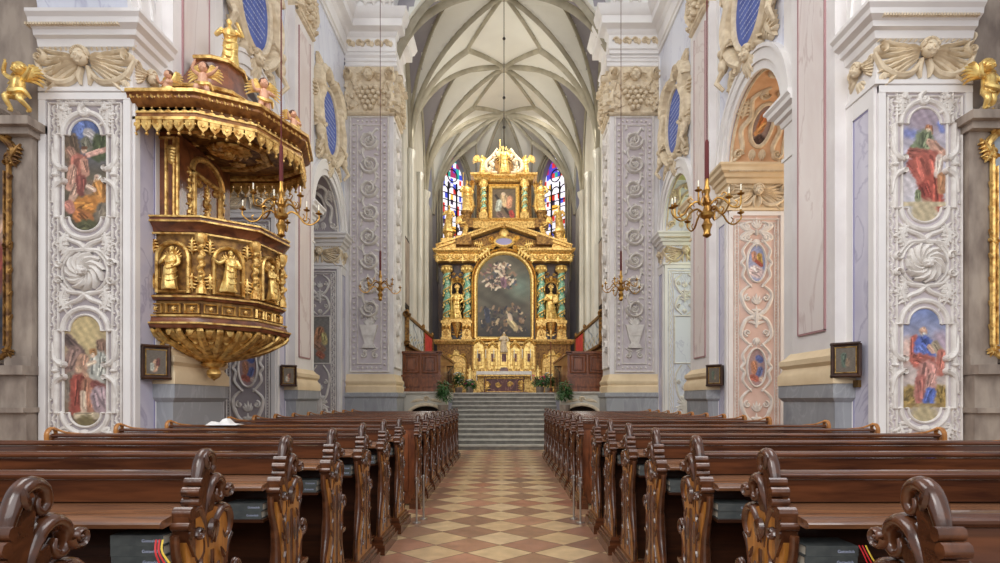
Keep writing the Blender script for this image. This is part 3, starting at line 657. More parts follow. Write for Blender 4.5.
def giant_capital(b, w, z0, z1):
    h = z1 - z0; r = w * .1
    b.band([(-w / 2, z0), (0, z0), (w / 2, z0)], h * .035, .08)
    b.prism([(-w * .4, z0), (w * .4, z0), (w * .46, z0 + h * .7), (w * .48, z1), (-w * .48, z1), (-w * .46, z0 + h * .7)], 0, .1)
    for e in (-1, 1):
        r_scroll(b, e * w * .42, z0 + h * .82, w * .14, PI / 2, e, 1.8, w=w * .035, h=.24)
        b.band(smoothp([(e * w * .32, z0 + h * .04), (e * w * .44, z0 + h * .3), (e * w * .36, z0 + h * .64)], 4), [.03, .08, .05], .2)
        for j in range(4): r_leaf(b, e * w * (.36 + .03 * (j % 2)), z0 + h * (.06 + .14 * j), PI / 2 - e * (.7 - .2 * j), w * .16, w * .05, .2, -e * .8)
        b.band(smoothp([(e * w * .34, z0 + h * .72), (e * w * .2, z0 + h * .5), (0, z0 + h * .4)], 4), [.04, .07, .05], .2)
        r_fan(b, e * w * .27, z0 + h * .12, PI / 2 + e * .2, w * .2, 5, 1.8, .16)
    rq = random.Random(int(w * 10))
    for q in range(16):
        x = rq.uniform(-.4, .4) * w; z = z0 + rq.uniform(.05, .6) * h
        if abs(x) < w * .2 and z > z0 + h * .1: x = math.copysign(w * .3, x)
        r_fan(b, x, z, rq.uniform(.8, 2.3), w * .13, 4, 1.8, .17)
        b.ell((x, z, .12), (w * .035, w * .035, .07), 6, 4)
    r_putto_head(b, 0, z0 + h * .8, w * .115, 1, 2.1)
    for row in range(5):                                       # hanging bunch of fruit under the head
        n = 6 - row
        for j in range(n):
            x = (j - (n - 1) / 2) * w * .098; b.ell((x, z0 + h * (.52 - .105 * row) + .02 * math.sin(j * 2.4 + row), .16 - .2 * abs(x) / w), (w * .056, w * .056, .1), 7, 5)
PIERS = {(s, k): wall_pier(s, k) for s in (-1, 1) for k in range(3)}

# choir piers either side of the chancel arch
def choir_pier(s):
    nm = 'left' if s < 0 else 'right'
    R = root('wall_pier', (s * 3.8, 17.3, 0), 'tall %s pier of the chancel arch with a long scrolling stucco vine' % nm, 'pier')
    x0, x1 = s * 3.2, s * WX
    b = MB(); b.box(x0, x1, BIGY + .02, 17.7, 1.68, 11.38); b.build('shaft', 'plaster', R)
    cx = s * 3.9
    b = MB(X=frame((cx, BIGY + .02, 0), (1, 0, 0), (0, -1, 0)))
    b.prism([(-.55, 2.25), (.55, 2.25), (.55, 9.65), (-.55, 9.65)], 0, .012); b.build('mauve_field', 'field_light', R)
    b = MB(X=frame((cx, BIGY + .008, 0), (1, 0, 0), (0, -1, 0)))
    r_frame(b, -.55, .55, 2.27, 9.64, .03, .05); r_frame(b, -.34, .34, 2.5, 9.4, .02, .04)
    for e in (-1, 1):
        r_beads(b, e * .445, 2.4, e * .445, 9.5, .045, .16)
    r_beads(b, -.4, 9.52, .4, 9.52, .04, .13); r_beads(b, -.4, 2.38, .4, 2.38, .04, .13)
    n = 8; zA, zB = 3.75, 9.3; st = (zB - zA) / n
    stem = smoothp([(.2 * math.sin(PI * (i + .5)), zA + st * i) for i in range(n + 1)], 5); b.band(stem, .035, .07)
    for i in range(n):
        e = -1 if i % 2 else 1; z = zA + st * (i + .5)
        r_scroll(b, e * .02, z, .31, PI if e > 0 else 0, e, 1.9, w=.045, h=.13); r_fan(b, e * .02, z, i, .13, 6, 5.4, .12)
        for q in range(7):
            aa = q * .9 + i; r_leaf(b, e * .02 + .2 * math.cos(aa), z + .2 * math.sin(aa), aa + e * .9, .13, .035, .09, e * .7)
        for (dx, dz, an) in ((-.24, -.3, .6), (-.26, .3, 1.2), (.27, .28, 2.2), (.25, -.3, 1.7)): r_leaf(b, dx, z + dz, an + .3 * e, .15, .04, .07, .6)
    # vase the vine grows from
    b.prism([(-.18, 3.3), (.18, 3.3), (.26, 3.62), (-.26, 3.62)], 0, .12); b.prism([(-.1, 3.05), (.1, 3.05), (.18, 3.3), (-.18, 3.3)], 0, .1); b.prism([(-.2, 2.95), (.2, 2.95), (.14, 3.07), (-.14, 3.07)], 0, .12)
    r_fan(b, 0, 3.62, PI / 2, .3, 7, 2.6, .09)
    for e in (-1, 1): r_scroll(b, e * .17, 2.75, .12, PI / 2, e, 1.4, h=.07); r_leaf(b, e * .05, 2.85, PI / 2 - e * 1.1, .25, .04, .06)
    b.build('vine_relief', 'stucco', R)
    b = MB(X=frame((s * 3.2, 17.1, 0), (0, 1, 0) if s < 0 else (0, -1, 0), (-s, 0, 0))); r_frame(b, -.45, .45, 2.4, 9.5, .04, .05)
    for i in range(12): r_scroll(b, .12 * (-1) ** i, 3 + .55 * i, .25, 0, (-1) ** i, 1.5, w=.04, h=.1); r_leaf(b, -.2 * (-1) ** i, 3 + .55 * i, PI / 2, .3, .05, .06)
    b.build('inner_relief', 'stucco', R)
    b = MB(X=frame((cx, BIGY, 0), (1, 0, 0), (0, -1, 0))); giant_capital(b, 1.5, 9.72, 11.05); b.build('capital', 'stucco_warm', R); b = MB()
    b.X = frame((s * 3.2, 17.1, 0), (0, 1, 0) if s < 0 else (0, -1, 0), (-s, 0, 0)); giant_capital(b, 1.1, 9.72, 11.05); b.X = None
    b.build('capital', 'stucco_warm', R)
    b = MB(); pth = [(s * WX, BIGY + .02), (s * 3.2, BIGY + .02), (s * 3.2, 17.7)]; sd = 1 if s < 0 else -1
    b.sweep([(0, 11.0), (.1, 11.02), (.14, 11.06), (.1, 11.1), (.1, 11.18), (.14, 11.2), (.1, 11.24), (.1, 11.3), (.16, 11.36), (0, 11.38)], pth, sd); b.build('impost_block', 'white', R)
    b = MB(); b.sweep([(0, 1.66), (.1, 1.66), (.1, 1.84), (.06, 1.88), (.1, 1.94), (.1, 2.0), (.05, 2.06), (.02, 2.16), (0, 2.2)], pth, sd); b.build('base_moulding', 'beige', R)
    b = MB(); b.sweep([(0, 0), (.17, 0), (.17, .2), (.12, .25), (.12, 1.5), (.17, 1.55), (.17, 1.66), (0, 1.68)], pth, sd); b.box(x0, x1, BIGY + .02, 17.7, 0, 1.68); b.build('plinth', 'grey', R); return R
CP = {s: choir_pier(s) for s in (-1, 1)}; CP[1].location.x -= .13

# blue inscription cartouches above the chapel arches
def cartouche(s, yc, near):
    nm = 'left' if s < 0 else 'right'
    X = frame((s * (WX - .01), yc, 8.65), (0, 1, 0) if s < 0 else (0, -1, 0), (-s, 0, 0)) @ Matrix.Diagonal((1.28, 1.02, 1, 1))
    R = root('inscription_cartouche', (s * WX, yc, 8.65), 'cream stucco cartouche with blue inscription field above the %s %s chapel arch' % ('nearer' if near else 'farther', nm), 'cartouche')
    b = MB(X=X); pts = oval_pts(0, 0, .5, .78, 28); b.prism(pts[:-1], 0, .04); b.build('blue_field', 'blue', R)
    b = MB(X=X)
    for r_ in range(10):
        z = .56 - .12 * r_; hw = .42 * math.sqrt(max(0, 1 - (z / .78) ** 2)); x = -hw + .06
        rr = random.Random(r_ + 3)
        while x < hw - .05:
            l = rr.uniform(.02, .06); b.prism([(x, z), (x + l, z), (x + l, z + .022), (x, z + .022)], .04, .045); x += l + .02
    b.build('lettering', 'letter', R)
    b = MB(X=X); b.band(oval_pts(0, 0, .54, .82, 28), .06, .12)
    for e in (-1, 1):
        b.band(smoothp([(e * .1, 1.15), (e * .45, 1.1), (e * .72, .75), (e * .62, .4), (e * .78, .1), (e * .72, -.35), (e * .5, -.75), (e * .2, -1.05)], 5), [.06, .13, .14, .12, .13, .11, .06], .24)
        r_scroll(b, e * .68, .62, .2, 0, e, 1.5, h=.22); r_scroll(b, e * .7, -.42, .19, 0, -e, 1.5, h=.2); r_scroll(b, e * .24, 1.1, .17, 0, e, 1.4, h=.2); r_scroll(b, e * .3, -1.0, .15, 0, e, 1.4, h=.16)
        r_acanthus(b, e * .75, .1, PI / 2 - e * .4, .45, .12); r_acanthus(b, e * .7, -.1, -PI / 2 + e * .3, .45, .12); r_fan(b, e * .5, 1.0, PI / 2 - e * .6, .4, 6, 2, .12)
        r_acanthus(b, e * .5, -.8, -PI / 2 + e * .5, .5, .12)
        # seated putto on each flank
        b.ell((e * .78, -.62, .14), (.1, .16, .1), 8, 6); b.ell((e * .78, -.38, .17), .085, 8, 6); b.tube([(e * .76, -.52, .2), (e * .62, -.4, .22), (e * .5, -.3, .16)], .035); b.tube([(e * .78, -.74, .16), (e * .86, -.9, .24), (e * .82, -1.06, .12)], [.06, .05, .035])
    r_fan(b, 0, 1.05, PI / 2, .4, 7, 2.4, .16); r_fan(b, 0, -1.0, -PI / 2, .4, 7, 2.2, .14); r_putto_head(b, 0, -.98, .13, 1, 2)
    b.build('stucco_frame', 'stucco_warm', R)
for s in (-1, 1):
    for k in (0, 1): cartouche(s, Y1 + PITCH * k + 3.35, k == 0)
# painted stucco on the curved soffits of the chapel arches
def soffit(s, k, fm, gm, col, st):
    y1 = Y1 + PITCH * k; c = y1 - 1.15; R0 = 1.148; R = PIERS[(s, k)]; xc = s * (WX + .56)
    mp = lambda p: (xc + p[0], c + (R0 - p[2]) * math.cos(p[1] / R0), ZS + (R0 - p[2]) * math.sin(p[1] / R0))
    def emit(b, nm, m):
        b.v = [mp(p) for p in b.v]; b.build(nm, m, R)
    b = MB(); b.loft([[(-.54, .02 + 3.5 * i / 40, .004), (.54, .02 + 3.5 * i / 40, .004)] for i in range(41)], closed=False); emit(b, 'soffit_field', gm)
    b = MB(); cy = .78
    b.band(oval_pts(0, cy, .21, .4), .045, .05)
    for e in (-1, 1):
        b.band(smoothp([(e * .1, cy + .75), (e * .34, cy + .5), (e * .26, cy + .15), (e * .38, cy - .1), (e * .3, cy - .45), (e * .46, cy - .68)], 5), [.03, .055, .055, .055, .03], .06)
        r_scroll(b, e * .16, cy + .6, .13, 0, e, 1.4, h=.08); r_scroll(b, e * .38, cy - .55, .13, 0, -e, 1.4, h=.08); r_fan(b, e * .1, cy - .45, -PI / 2, .24, 4, 1.4, .05); r_acanthus(b, e * .42, cy + .1, PI / 2, .4, .05)
        r_scroll(b, e * .25, 2.0, .16, 0, e, 1.5, h=.08); r_acanthus(b, e * .2, 2.2, PI / 2, .6, .05)
        b.band([(e * .5, .05 + i * .1) for i in range(35)], .03, .04)
    emit(b, 'soffit_scrollwork', fm)
    paint_panel('fresco', .4, .8, 22, 40, st, col, Matrix(), R, 'fresco', lambda u, v: (u - .5) ** 2 + (v - .5) ** 2 < .25, 2, mp=lambda p: mp((p[0], p[1] + cy, p[2])))
soffit(1, 1, 'stucco_warm', 'peach', (150, 120, 110), [(.5, .7, .45, .4, .2, (214, 110, 40)), (.6, .5, .3, .3, .12, (230, 150, 70)), (.5, .15, .6, .1, .25, (90, 60, 50))])
soffit(1, 2, 'stucco_warm', 'pale_green', (150, 150, 120), [(.5, .5, .45, .4, .2, (180, 170, 120))])
soffit(-1, 1, 'stucco', 'stucco_ground', (140, 130, 130), [(.5, .6, .45, .4, .2, (180, 120, 90))])
soffit(-1, 2, 'stucco', 'stucco_ground', (130, 120, 120), [(.5, .6, .45, .4, .2, (170, 130, 100))])
# the right-hand wall stands a little nearer the camera's line than the left
for o in list(COL.objects):
    if o.parent is None and (o.name in ('wall_right', 'trim_2') or (o.name.startswith('inscription') and o.location.x > 0)): o.location.x -= .13; o.location.y -= .12
PIERS[(-1, 0)].location.x += .035
for k in range(3):
    PIERS[(1, k)].location.x -= .13; PIERS[(1, k)].location.y -= (.16, .13, .1)[k]

# ------------------------------------------------------------------ choir: walls, shafts, ribbed vault, apse windows
ZV = 10.3; RISE = 4.2
def parc(u, R=1.31):
    u = min(max(abs(u), 0), 1); return math.sqrt(max(R * R - (u + R - 1) ** 2, 0)) / math.sqrt(2 * R - 1)
APC = 25.9; APS = [(CW, 24.3), (CW, 27.1), (1.4, 29.0), (-1.4, 29.0), (-CW, 27.1), (-CW, 24.3)]
def vh(x, y):
    if y <= 24.3:
        yc = 18.3 if y < 20.3 else 22.3
        a = abs(x) / CW; t = abs(y - yc) / 2.0
        return ZV + RISE * max(parc(a), parc(math.sqrt(.12 * (1 - t) * a * a + t * t)) if t < 1 else 0)
    return None
V = root('ceiling', (0, 0, 0), kind='structure')
b = MB(); NX = 48; ys = [16.5 + 7.8 * j / 60 for j in range(61)]
bl = MB()
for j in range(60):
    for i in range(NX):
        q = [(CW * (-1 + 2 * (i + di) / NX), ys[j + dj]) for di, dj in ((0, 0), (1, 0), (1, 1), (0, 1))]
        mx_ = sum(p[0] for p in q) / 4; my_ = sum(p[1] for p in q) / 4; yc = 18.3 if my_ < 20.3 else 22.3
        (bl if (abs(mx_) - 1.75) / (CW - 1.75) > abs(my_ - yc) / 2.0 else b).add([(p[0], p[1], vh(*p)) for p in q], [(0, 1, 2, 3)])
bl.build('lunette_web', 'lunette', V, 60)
# apse severies
C0 = (0, APC)
def ap_h(u, s): return ZV + RISE * parc(u * math.sqrt(.16 + .84 * s * s))
for k in range(5):
    p, q = APS[k], APS[k + 1]; rings = []
    for j in range(15):
        u = j / 14; ring = []
        for i in range(17):
            t = i / 16; s_ = 2 * t - 1; wx = p[0] + (q[0] - p[0]) * t; wy = p[1] + (q[1] - p[1]) * t
            ring.append((wx * u, APC + (wy - APC) * u, ap_h(u, s_)))
        rings.append(ring)
    b.loft(rings, closed=False)
# the triangle between the last bay and the apse hub
rings = []
for j in range(9):
    t = j / 8; y = 24.3 + (APC - 24.3) * t; hw = CW * (1 - t)
    rings.append([(hw * (-1 + 2 * i / 24), y, ZV + RISE * parc(abs(hw * (-1 + 2 * i / 24)) / CW)) for i in range(25)])
b.loft(rings, closed=False)
b.build('vault_web', 'vault', V, 60)
def rib(pts, r=.062, name='rib'):
    b = MB(); b.tube([(p[0], p[1], p[2] - r * .5) for p in pts], r, 6, up=(0, 0, 1), squash=1.9); return b.build(name, 'rib', V, 50)
def plan_rib(p, q, hf, n=22, r=.062):
    rib([(p[0] + (q[0] - p[0]) * i / n, p[1] + (q[1] - p[1]) * i / n, hf(i / n)) for i in range(n + 1)], r)
bays = [18.3, 22.3]
for s in (-1, 1):
    for yc in bays:
        for yy in (yc - 2, yc + 2):
            yy_ = max(yy, 16.75)
            plan_rib((s * CW, yy_), (0, yc), lambda t: ZV + RISE * parc(1 - t))                     # diagonals
            # tiercerons to the nodes
            xn = s * 1.32
            plan_rib((xn, yy_), (0, yc), lambda t, xn=xn: ZV + RISE * parc(abs(xn) / CW * (1 - t)), 14)
        # wall rib
        pts = [(s * (CW - .03), max(16.8, yc - 2 + 4 * i / 20), ZV + RISE * parc(math.sqrt(max(0, .12 * (1 - abs(-1 + i / 10)) + (-1 + i / 10) ** 2)))) for i in range(21)]
        rib(pts, .06)
        for e in (-1, 1):
            plan_rib((s * CW, yc + e * 2 if yc + e * 2 > 16.6 else 16.75), (s * 1.75, yc), lambda t, yc=yc, e=e, s=s: vh(s * (CW + (1.75 - CW) * t), yc + e * 2 * (1 - t)), 18, .05)
        plan_rib((s * 1.75, yc), (0, yc), lambda t, yc=yc, s=s: vh(s * 1.75 * (1 - t), yc), 8, .045)
    for yy in (16.75, 20.3, 24.3):
        plan_rib((s * CW, yy), (s * 1.32, yy), lambda t: ZV + RISE * parc(1 - t * (1 - 1.32 / CW)), 18, .08)
for (x, y) in APS: plan_rib((x, y), C0, lambda t: ZV + RISE * parc(1 - t), 22, .06)
for k in range(5):
    p, q = APS[k], APS[k + 1]
    rib([(p[0] * .99 + (q[0] - p[0]) * .99 * i / 20, p[1] + (q[1] - p[1]) * i / 20, ap_h(1, -1 + i / 10)) for i in range(21)], .06)
    mx, my = (p[0] + q[0]) / 2 * .55, APC + ((p[1] + q[1]) / 2 - APC) * .55
    for c in (p, q):
        plan_rib(c, (mx, my), lambda t: ZV + RISE * parc(1 - .52 * t) + 0, 14, .055)
    plan_rib((mx, my), C0, lambda t: ZV + RISE * parc((1 - t) * .48), 10, .055)
for s in (-1, 1): plan_rib((s * 1.32, 24.3), C0, lambda t: ZV + RISE * parc(1.32 / CW * (1 - t)), 10)
for y in (18.3, 22.3, APC):
    b = MB(); b.lathe([(.0, -.2), (.14, -.18), (.2, -.08), (.2, .05)], 12, (0, y, ZV + RISE)); b.build('boss', 'rib', V)
# choir walls and shafts
for s, nm in ((-1, 'left'), (1, 'right')):
    w = root('wall_choir_' + nm, (0, 0, 0), kind='structure')
    b = MB(); b.box(s * CW, s * (CW + .5), 17.7, 24.3, 0, 10.3); b.box(s * CW, s * (CW + .5), 24.3, 27.1, 0, 10.3); b.box(s * CW, s * (CW + .5), 17.7, 24.3, 10.3, 14.8)
    b.build('choir_wall', 'choir', w)
    for y in (18.5, 20.3, 22.3, 24.3):
        for dx, dy, r in ((0, 0, .11), (.02, -.17, .06), (.02, .17, .06)):
            if y in (18.5, 22.3) and dy: continue
            b = MB(); x = s * (CW - .08 + dx)
            b.lathe([(r * 1.6, ZC), (r * 1.6, ZC + .25), (r, ZC + .35), (r, 10.0), (r * 1.6, 10.12), (r * 1.8, 10.3), (r, 10.35)], 10, (x, y + dy, 0)); b.build('wall_shaft', 'choir', w)
    b = MB(); b.box(s * CW, s * (CW - .12), 18.3, 27.1, 4.2, 4.35); b.build('string_course', 'choir', w)
# apse: back wall and the two oblique window walls
w = root('wall_apse', (0, 0, 0), kind='structure')
def wallseg(p, q, z0, z1, win=None):
    """wall from p to q with an optional pointed window opening (half width, sill, springing)"""
    P, Q = Vector((p[0], p[1], 0)), Vector((q[0], q[1], 0)); L = (Q - P).length; u = (Q - P).normalized(); n = Vector((-u.y, u.x, 0))
    mid = (P + Q) / 2
    if n.dot(Vector((0, 24.5, 0)) - mid) < 0: n = -n
    X = Matrix(((u.x, 0, -n.x, P.x), (u.y, 0, -n.y, P.y), (0, 1, 0, 0), (0, 0, 0, 1)))
    b = MB(X=X)
    if win:
        hw, zs, sp, ap = win; c = L / 2
        arc = [(c - hw * (1 - t), sp + (ap - sp) * parc(1 - t)) for t in [i / 10 for i in range(11)]]
        left = [(0, z0), (c - hw, z0), (c - hw, sp)] + arc + [(c, z1), (0, z1)]
        right = [(L - x, z) for x, z in left]
        b.prism(left, 0, .5); b.prism(right[::-1], 0, .5); b.prism([(c - hw, z0), (c + hw, z0), (c + hw, zs), (c - hw, zs)], 0, .5)
    else: b.prism([(0, z0), (L, z0), (L, z1), (0, z1)], 0, .5)
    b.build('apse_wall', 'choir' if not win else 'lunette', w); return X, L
wallseg(APS[3], APS[2], 0, 14.6)
for s, ap in ((1, (APS[1], APS[2])), (-1, (APS[4], APS[3]))):
    win = (.78, 7.2, 11.6, 13.5)
    X, L = wallseg(ap[0], ap[1], 0, 14.6, win)
    hw, zs, sp, apz = win; cx = L / 2
    R = root('window_%d' % (1 if s < 0 else 2), (0, 0, 0), kind='structure')
    rs = random.Random(5 + s)
    def bgf(u, v, s=s):
        n = np.random.RandomState(11 + s); cells = n.rand(9, 24, 3)
        pal = np.array([(240, 238, 246), (232, 226, 240), (190, 50, 40), (70, 80, 190), (236, 232, 244), (60, 50, 70), (238, 180, 70), (120, 60, 150), (244, 242, 250), (226, 220, 236)], float)
        pal2 = np.array([(60, 70, 190), (150, 40, 90), (40, 150, 140), (200, 50, 50), (90, 60, 170), (230, 230, 245)], float)
        i = np.clip((u * 9).astype(int), 0, 8); j = np.clip((v * 24).astype(int), 0, 23)
        idx = np.array([0, 1, 4, 8, 9, 0, 1, 4, 8, 9, 0, 1, 4, 5, 6, 3, 2])[(n.rand(9, 24) * 17).astype(int)][i, j]; idx2 = (n.rand(9, 24) * 6).astype(int)[i, j]
        return np.where((v > .84)[..., None], pal2[idx2], pal[idx])
    paint_panel('pane', 2 * hw, apz - zs, 54, 150, [], bgf, X @ Matrix.Translation((cx, (zs + apz) / 2, .25)), R, 'stained', lambda u, v: abs(u - .5) * 2 <= 1 - max(0, (v * (apz - zs) + zs - sp)) / (apz - sp) * .98 or (v * (apz - zs) + zs < sp + (apz - sp) * parc(abs(u - .5) * 2)), 3, 0)
    b = MB(X=X)
    for q in (-1, 1): b.box(cx + q * hw / 3 - .03, cx + q * hw / 3 + .03, zs, sp + .6, .18, .3)
    for j in range(14): b.box(cx - hw, cx + hw, zs + .34 * j, zs + .34 * j + .03, .2, .26)
    for q in (-2, 0, 2): b.tube([(cx + q * hw / 3 + hw / 3 * math.cos(PI * i / 8), sp + .1 + hw / 2.6 * math.sin(PI * i / 8), .23) for i in range(9)], .03)
    b.tube([(cx + .3 * math.cos(PI * i / 8), sp + .95 + .3 * math.sin(PI * i / 8), .23) for i in range(17)], .03)
    b.build('tracery', 'black', R)
    b = MB(X=X)   # stepped reveal mouldings
    for g, zz in ((.05, -.03), (.2, -.06), (.36, -.08)):
        pts = [(cx - hw - g, zs - .1, zz), (cx - hw - g, sp, zz)] + [(cx - (hw + g) * (1 - t), sp + (apz - sp + g) * parc(1 - t), zz) for t in [i / 10 for i in range(11)]] + [(cx + (hw + g) * t, sp + (apz - sp + g) * parc(t), zz) for t in [i / 10 for i in range(11)]] + [(cx + hw + g, zs - .1, zz)]
        b.tube(pts, .05, 6)
    b.build('reveal_moulding', 'rib', R)

# steps up to the chancel and the retaining walls beside them
NS = 12; rise = ZC / NS; run = 3.6 / NS
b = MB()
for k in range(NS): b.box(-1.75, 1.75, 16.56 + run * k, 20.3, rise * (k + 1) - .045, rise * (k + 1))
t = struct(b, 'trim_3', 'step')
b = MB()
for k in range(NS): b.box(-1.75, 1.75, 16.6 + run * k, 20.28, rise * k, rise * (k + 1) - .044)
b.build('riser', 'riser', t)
for s in (-1, 1):
    w = root('wall_chancel_' + ('left' if s < 0 else 'right'), (0, 0, 0), kind='structure')
    b = MB(); c = s * 2.4
    b.box(s * 1.75, c - s * .55, 17.6, 17.9, 0, ZC - .06); b.box(c + s * .55, s * CW, 17.6, 17.9, 0, ZC - .06)
    for i in range(10):
        a0, a1 = PI * i / 10, PI * (i + 1) / 10; xa, xb = c + .55 * math.cos(a0), c + .55 * math.cos(a1)
        b.prism([(xb, .95 + .33 * math.sin(a1)), (xa, .95 + .33 * math.sin(a0)), (xa, ZC - .06), (xb, ZC - .06)], 17.6, 17.9, 'y')
    b.box(s * 1.75, s * 1.95, 16.9, 17.6, 0, ZC * .62); b.build('retaining_wall', 'choir', w)
    b = MB(); b.box(c - .6, c + .6, 18.2, 18.25, 0, 1.5); b.build('crypt_door', 'void', w)
    b = MB(); b.box(s * 1.7, s * CW, 17.52, 17.9, ZC - .06, ZC + .0); b.build('coping', 'step', w)
    b = MB(X=frame((c, 17.6, 0), (1, 0, 0), (0, -1, 0))); b.band([(.58 * math.cos(PI * i / 12), .95 + .36 * math.sin(PI * i / 12)) for i in range(13)], .05, .04)
    r_scroll(b, 0, 1.47, .12, 0, 1, 1.2, h=.06); r_leaf(b, .1, 1.45, .1, .4, .05, .04, -.3); r_leaf(b, -.1, 1.45, PI - .1, .4, .05, .04, .3); b.build('arch_trim', 'stucco_warm', w)

# ------------------------------------------------------------------ figures
def robed(b, h, arms=None, wings=False, seed=0, lean=.0, fold=1.0):
    """a draped figure facing -y, feet at z = 0, in the builder's current frame"""
    rg = random.Random(seed); ph = rg.random() * 6; n = 22
    prof = [(0, .165, .13), (.03, .175, .135), (.12, .16, .125), (.25, .145, .115), (.38, .135, .11), (.48, .14, .115), (.57, .112, .09), (.66, .13, .1), (.74, .145, .095), (.785, .12, .08), (.81, .06, .055), (.835, .04, .04), (.87, .038, .04)]
    rings = []
    for z, rx, ry in prof:
        k = max(0, 1 - z / .75) * fold; sway = .025 * math.sin(z * 4 + ph) + lean * z; ring = []
        for i in range(n):
            a = 2 * PI * i / n; q = 1 + k * .16 * math.sin(5 * a + ph + z * 5) + k * .07 * math.sin(9 * a - z * 7)
            ring.append(((sway + rx * q * math.cos(a)) * h, (ry * q * math.sin(a) - (.02 * math.sin(z * 5))) * h, z * h))
        rings.append(ring)
    b.loft(rings)
    hx = (.025 * math.sin(.9 * 4 + ph) + lean * .93) * h
    b.ell((hx, -.012 * h, .925 * h), (.046 * h, .055 * h, .066 * h), 12, 9)
    b.ell((hx, -.068 * h, .922 * h), (.009 * h, .014 * h, .018 * h), 6, 4)
    for s in (-1, 1):
        b.ell((hx + s * .018 * h, -.06 * h, .938 * h), (.009 * h, .006 * h, .005 * h), 5, 4); b.ell((hx + s * .046 * h, -.005 * h, .925 * h), (.008 * h, .012 * h, .016 * h), 5, 4)
    b.ell((hx, .01 * h, .945 * h), (.054 * h, .056 * h, .058 * h), 10, 7)
    b.ell((hx, -.045 * h, .89 * h), (.026 * h, .02 * h, .03 * h), 7, 5)
    arms = arms or [((-.2, -.06, .6), (-.1, -.17, .62)), ((.2, -.05, .6), (.12, -.16, .5))]
    for s, (e, w_) in zip((-1, 1), arms):
        sh = (hx + s * .125 * h, 0, .765 * h); E = (e[0] * h, e[1] * h, e[2] * h); Wp = (w_[0] * h, w_[1] * h, w_[2] * h)
        b.tube(smoothp([sh, E, Wp], 4), [.052 * h, .05 * h, .045 * h, .03 * h, .022 * h], 8); b.ell(Wp, (.025 * h, .022 * h, .03 * h), 7, 5)
        for f in range(4): b.tube([(Wp[0] + (f - 1.5) * .011 * h, Wp[1] - .01 * h, Wp[2]), (Wp[0] + (f - 1.5) * .012 * h, Wp[1] - .03 * h, Wp[2] + .012 * h)], [.007 * h, .005 * h], 4)
    # mantle swags
    for k in range(4):
        z0 = (.7 - .14 * k) * h
        b.tube(smoothp([(-.12 * h, -.05 * h, z0), (-.02 * h, -.14 * h, z0 - .1 * h), (.12 * h, -.09 * h, z0 - .06 * h), (.15 * h, .02 * h, z0 + .03 * h)], 4), [.008 * h, .018 * h, .015 * h, .006 * h], 5)
def wing(b, h, s, y=.06):
    for row, L in ((0, .42), (1, .28)):
        for k in range(7 - 2 * row):
            a = 1.15 - .26 * k
            p0 = (s * .05 * h, y * h, .74 * h - .012 * k * h)
            p1 = (s * (.05 + L * .55 * math.cos(a)) * h, (y + .05) * h, (.74 + L * .6 * math.sin(a)) * h)
            p2 = (s * (.05 + L * math.cos(a)) * h, (y + .06) * h, (.72 + L * .85 * math.sin(a) - .06) * h)
            b.tube(smoothp([p0, p1, p2], 3), [.02 * h, .032 * h, .03 * h, .008 * h], 5)
def putto(b, h, pose=0, wings=True):
    """naked child: big head, round belly, short bent limbs"""
    st = .55 if pose else .75
    b.tube(smoothp([(0, 0, .3 * h), (0, -.02 * h, .42 * h), (0, -.01 * h, .56 * h), (0, 0, .68 * h)], 4), [.12 * h, .13 * h, .12 * h, .11 * h, .06 * h], 10)
    b.ell((0, -.01 * h, .82 * h), (.105 * h, .115 * h, .125 * h), 12, 9); b.ell((0, -.125 * h, .8 * h), (.018 * h, .022 * h, .022 * h), 6, 4)
    for s in (-1, 1): b.ell((s * .05 * h, -.09 * h, .785 * h), (.035 * h, .03 * h, .035 * h), 6, 5)
    legs = [[(-.07, -.01, .32), (-.12, -.16, .24), (-.1, -.06, .04), (-.1, -.12, .02)], [(.07, -.01, .32), (.14, -.1, .2), (.16, .08, .08), (.17, .02, .02)]] if pose else [[(-.06, 0, .34), (-.09, -.07, .18), (-.07, 0, .03), (-.08, -.08, .02)], [(.06, 0, .34), (.1, -.02, .18), (.1, .06, .04), (.11, -.02, .02)]]
    for L in legs: b.tube(smoothp([tuple(c * h for c in p) for p in L], 4), [.08 * h, .07 * h, .055 * h, .04 * h, .03 * h, .025 * h], 8)
    arms = [[(-.1, 0, .63), (-.24, -.08, .58), (-.3, -.12, .74)], [(.1, 0, .63), (.22, -.1, .52), (.12, -.2, .5)]]
    if pose == 2: arms = [[(-.1, 0, .63), (-.22, -.1, .72), (-.14, -.14, .9)], [(.1, 0, .63), (.25, -.06, .66), (.38, -.1, .76)]]
    for L in arms:
        b.tube(smoothp([tuple(c * h for c in p) for p in L], 4), [.05 * h, .045 * h, .035 * h, .028 * h], 7)
        e = L[-1]
        for f in range(4): b.tube([(e[0] * h, e[1] * h, e[2] * h), ((e[0] + (f - 1.5) * .014) * h, (e[1] - .01) * h, (e[2] + .045) * h)], [.014 * h, .01 * h], 4)
def RZ(loc, a=0): return Matrix.Translation(loc) @ Matrix.Rotation(a, 4, 'Z')
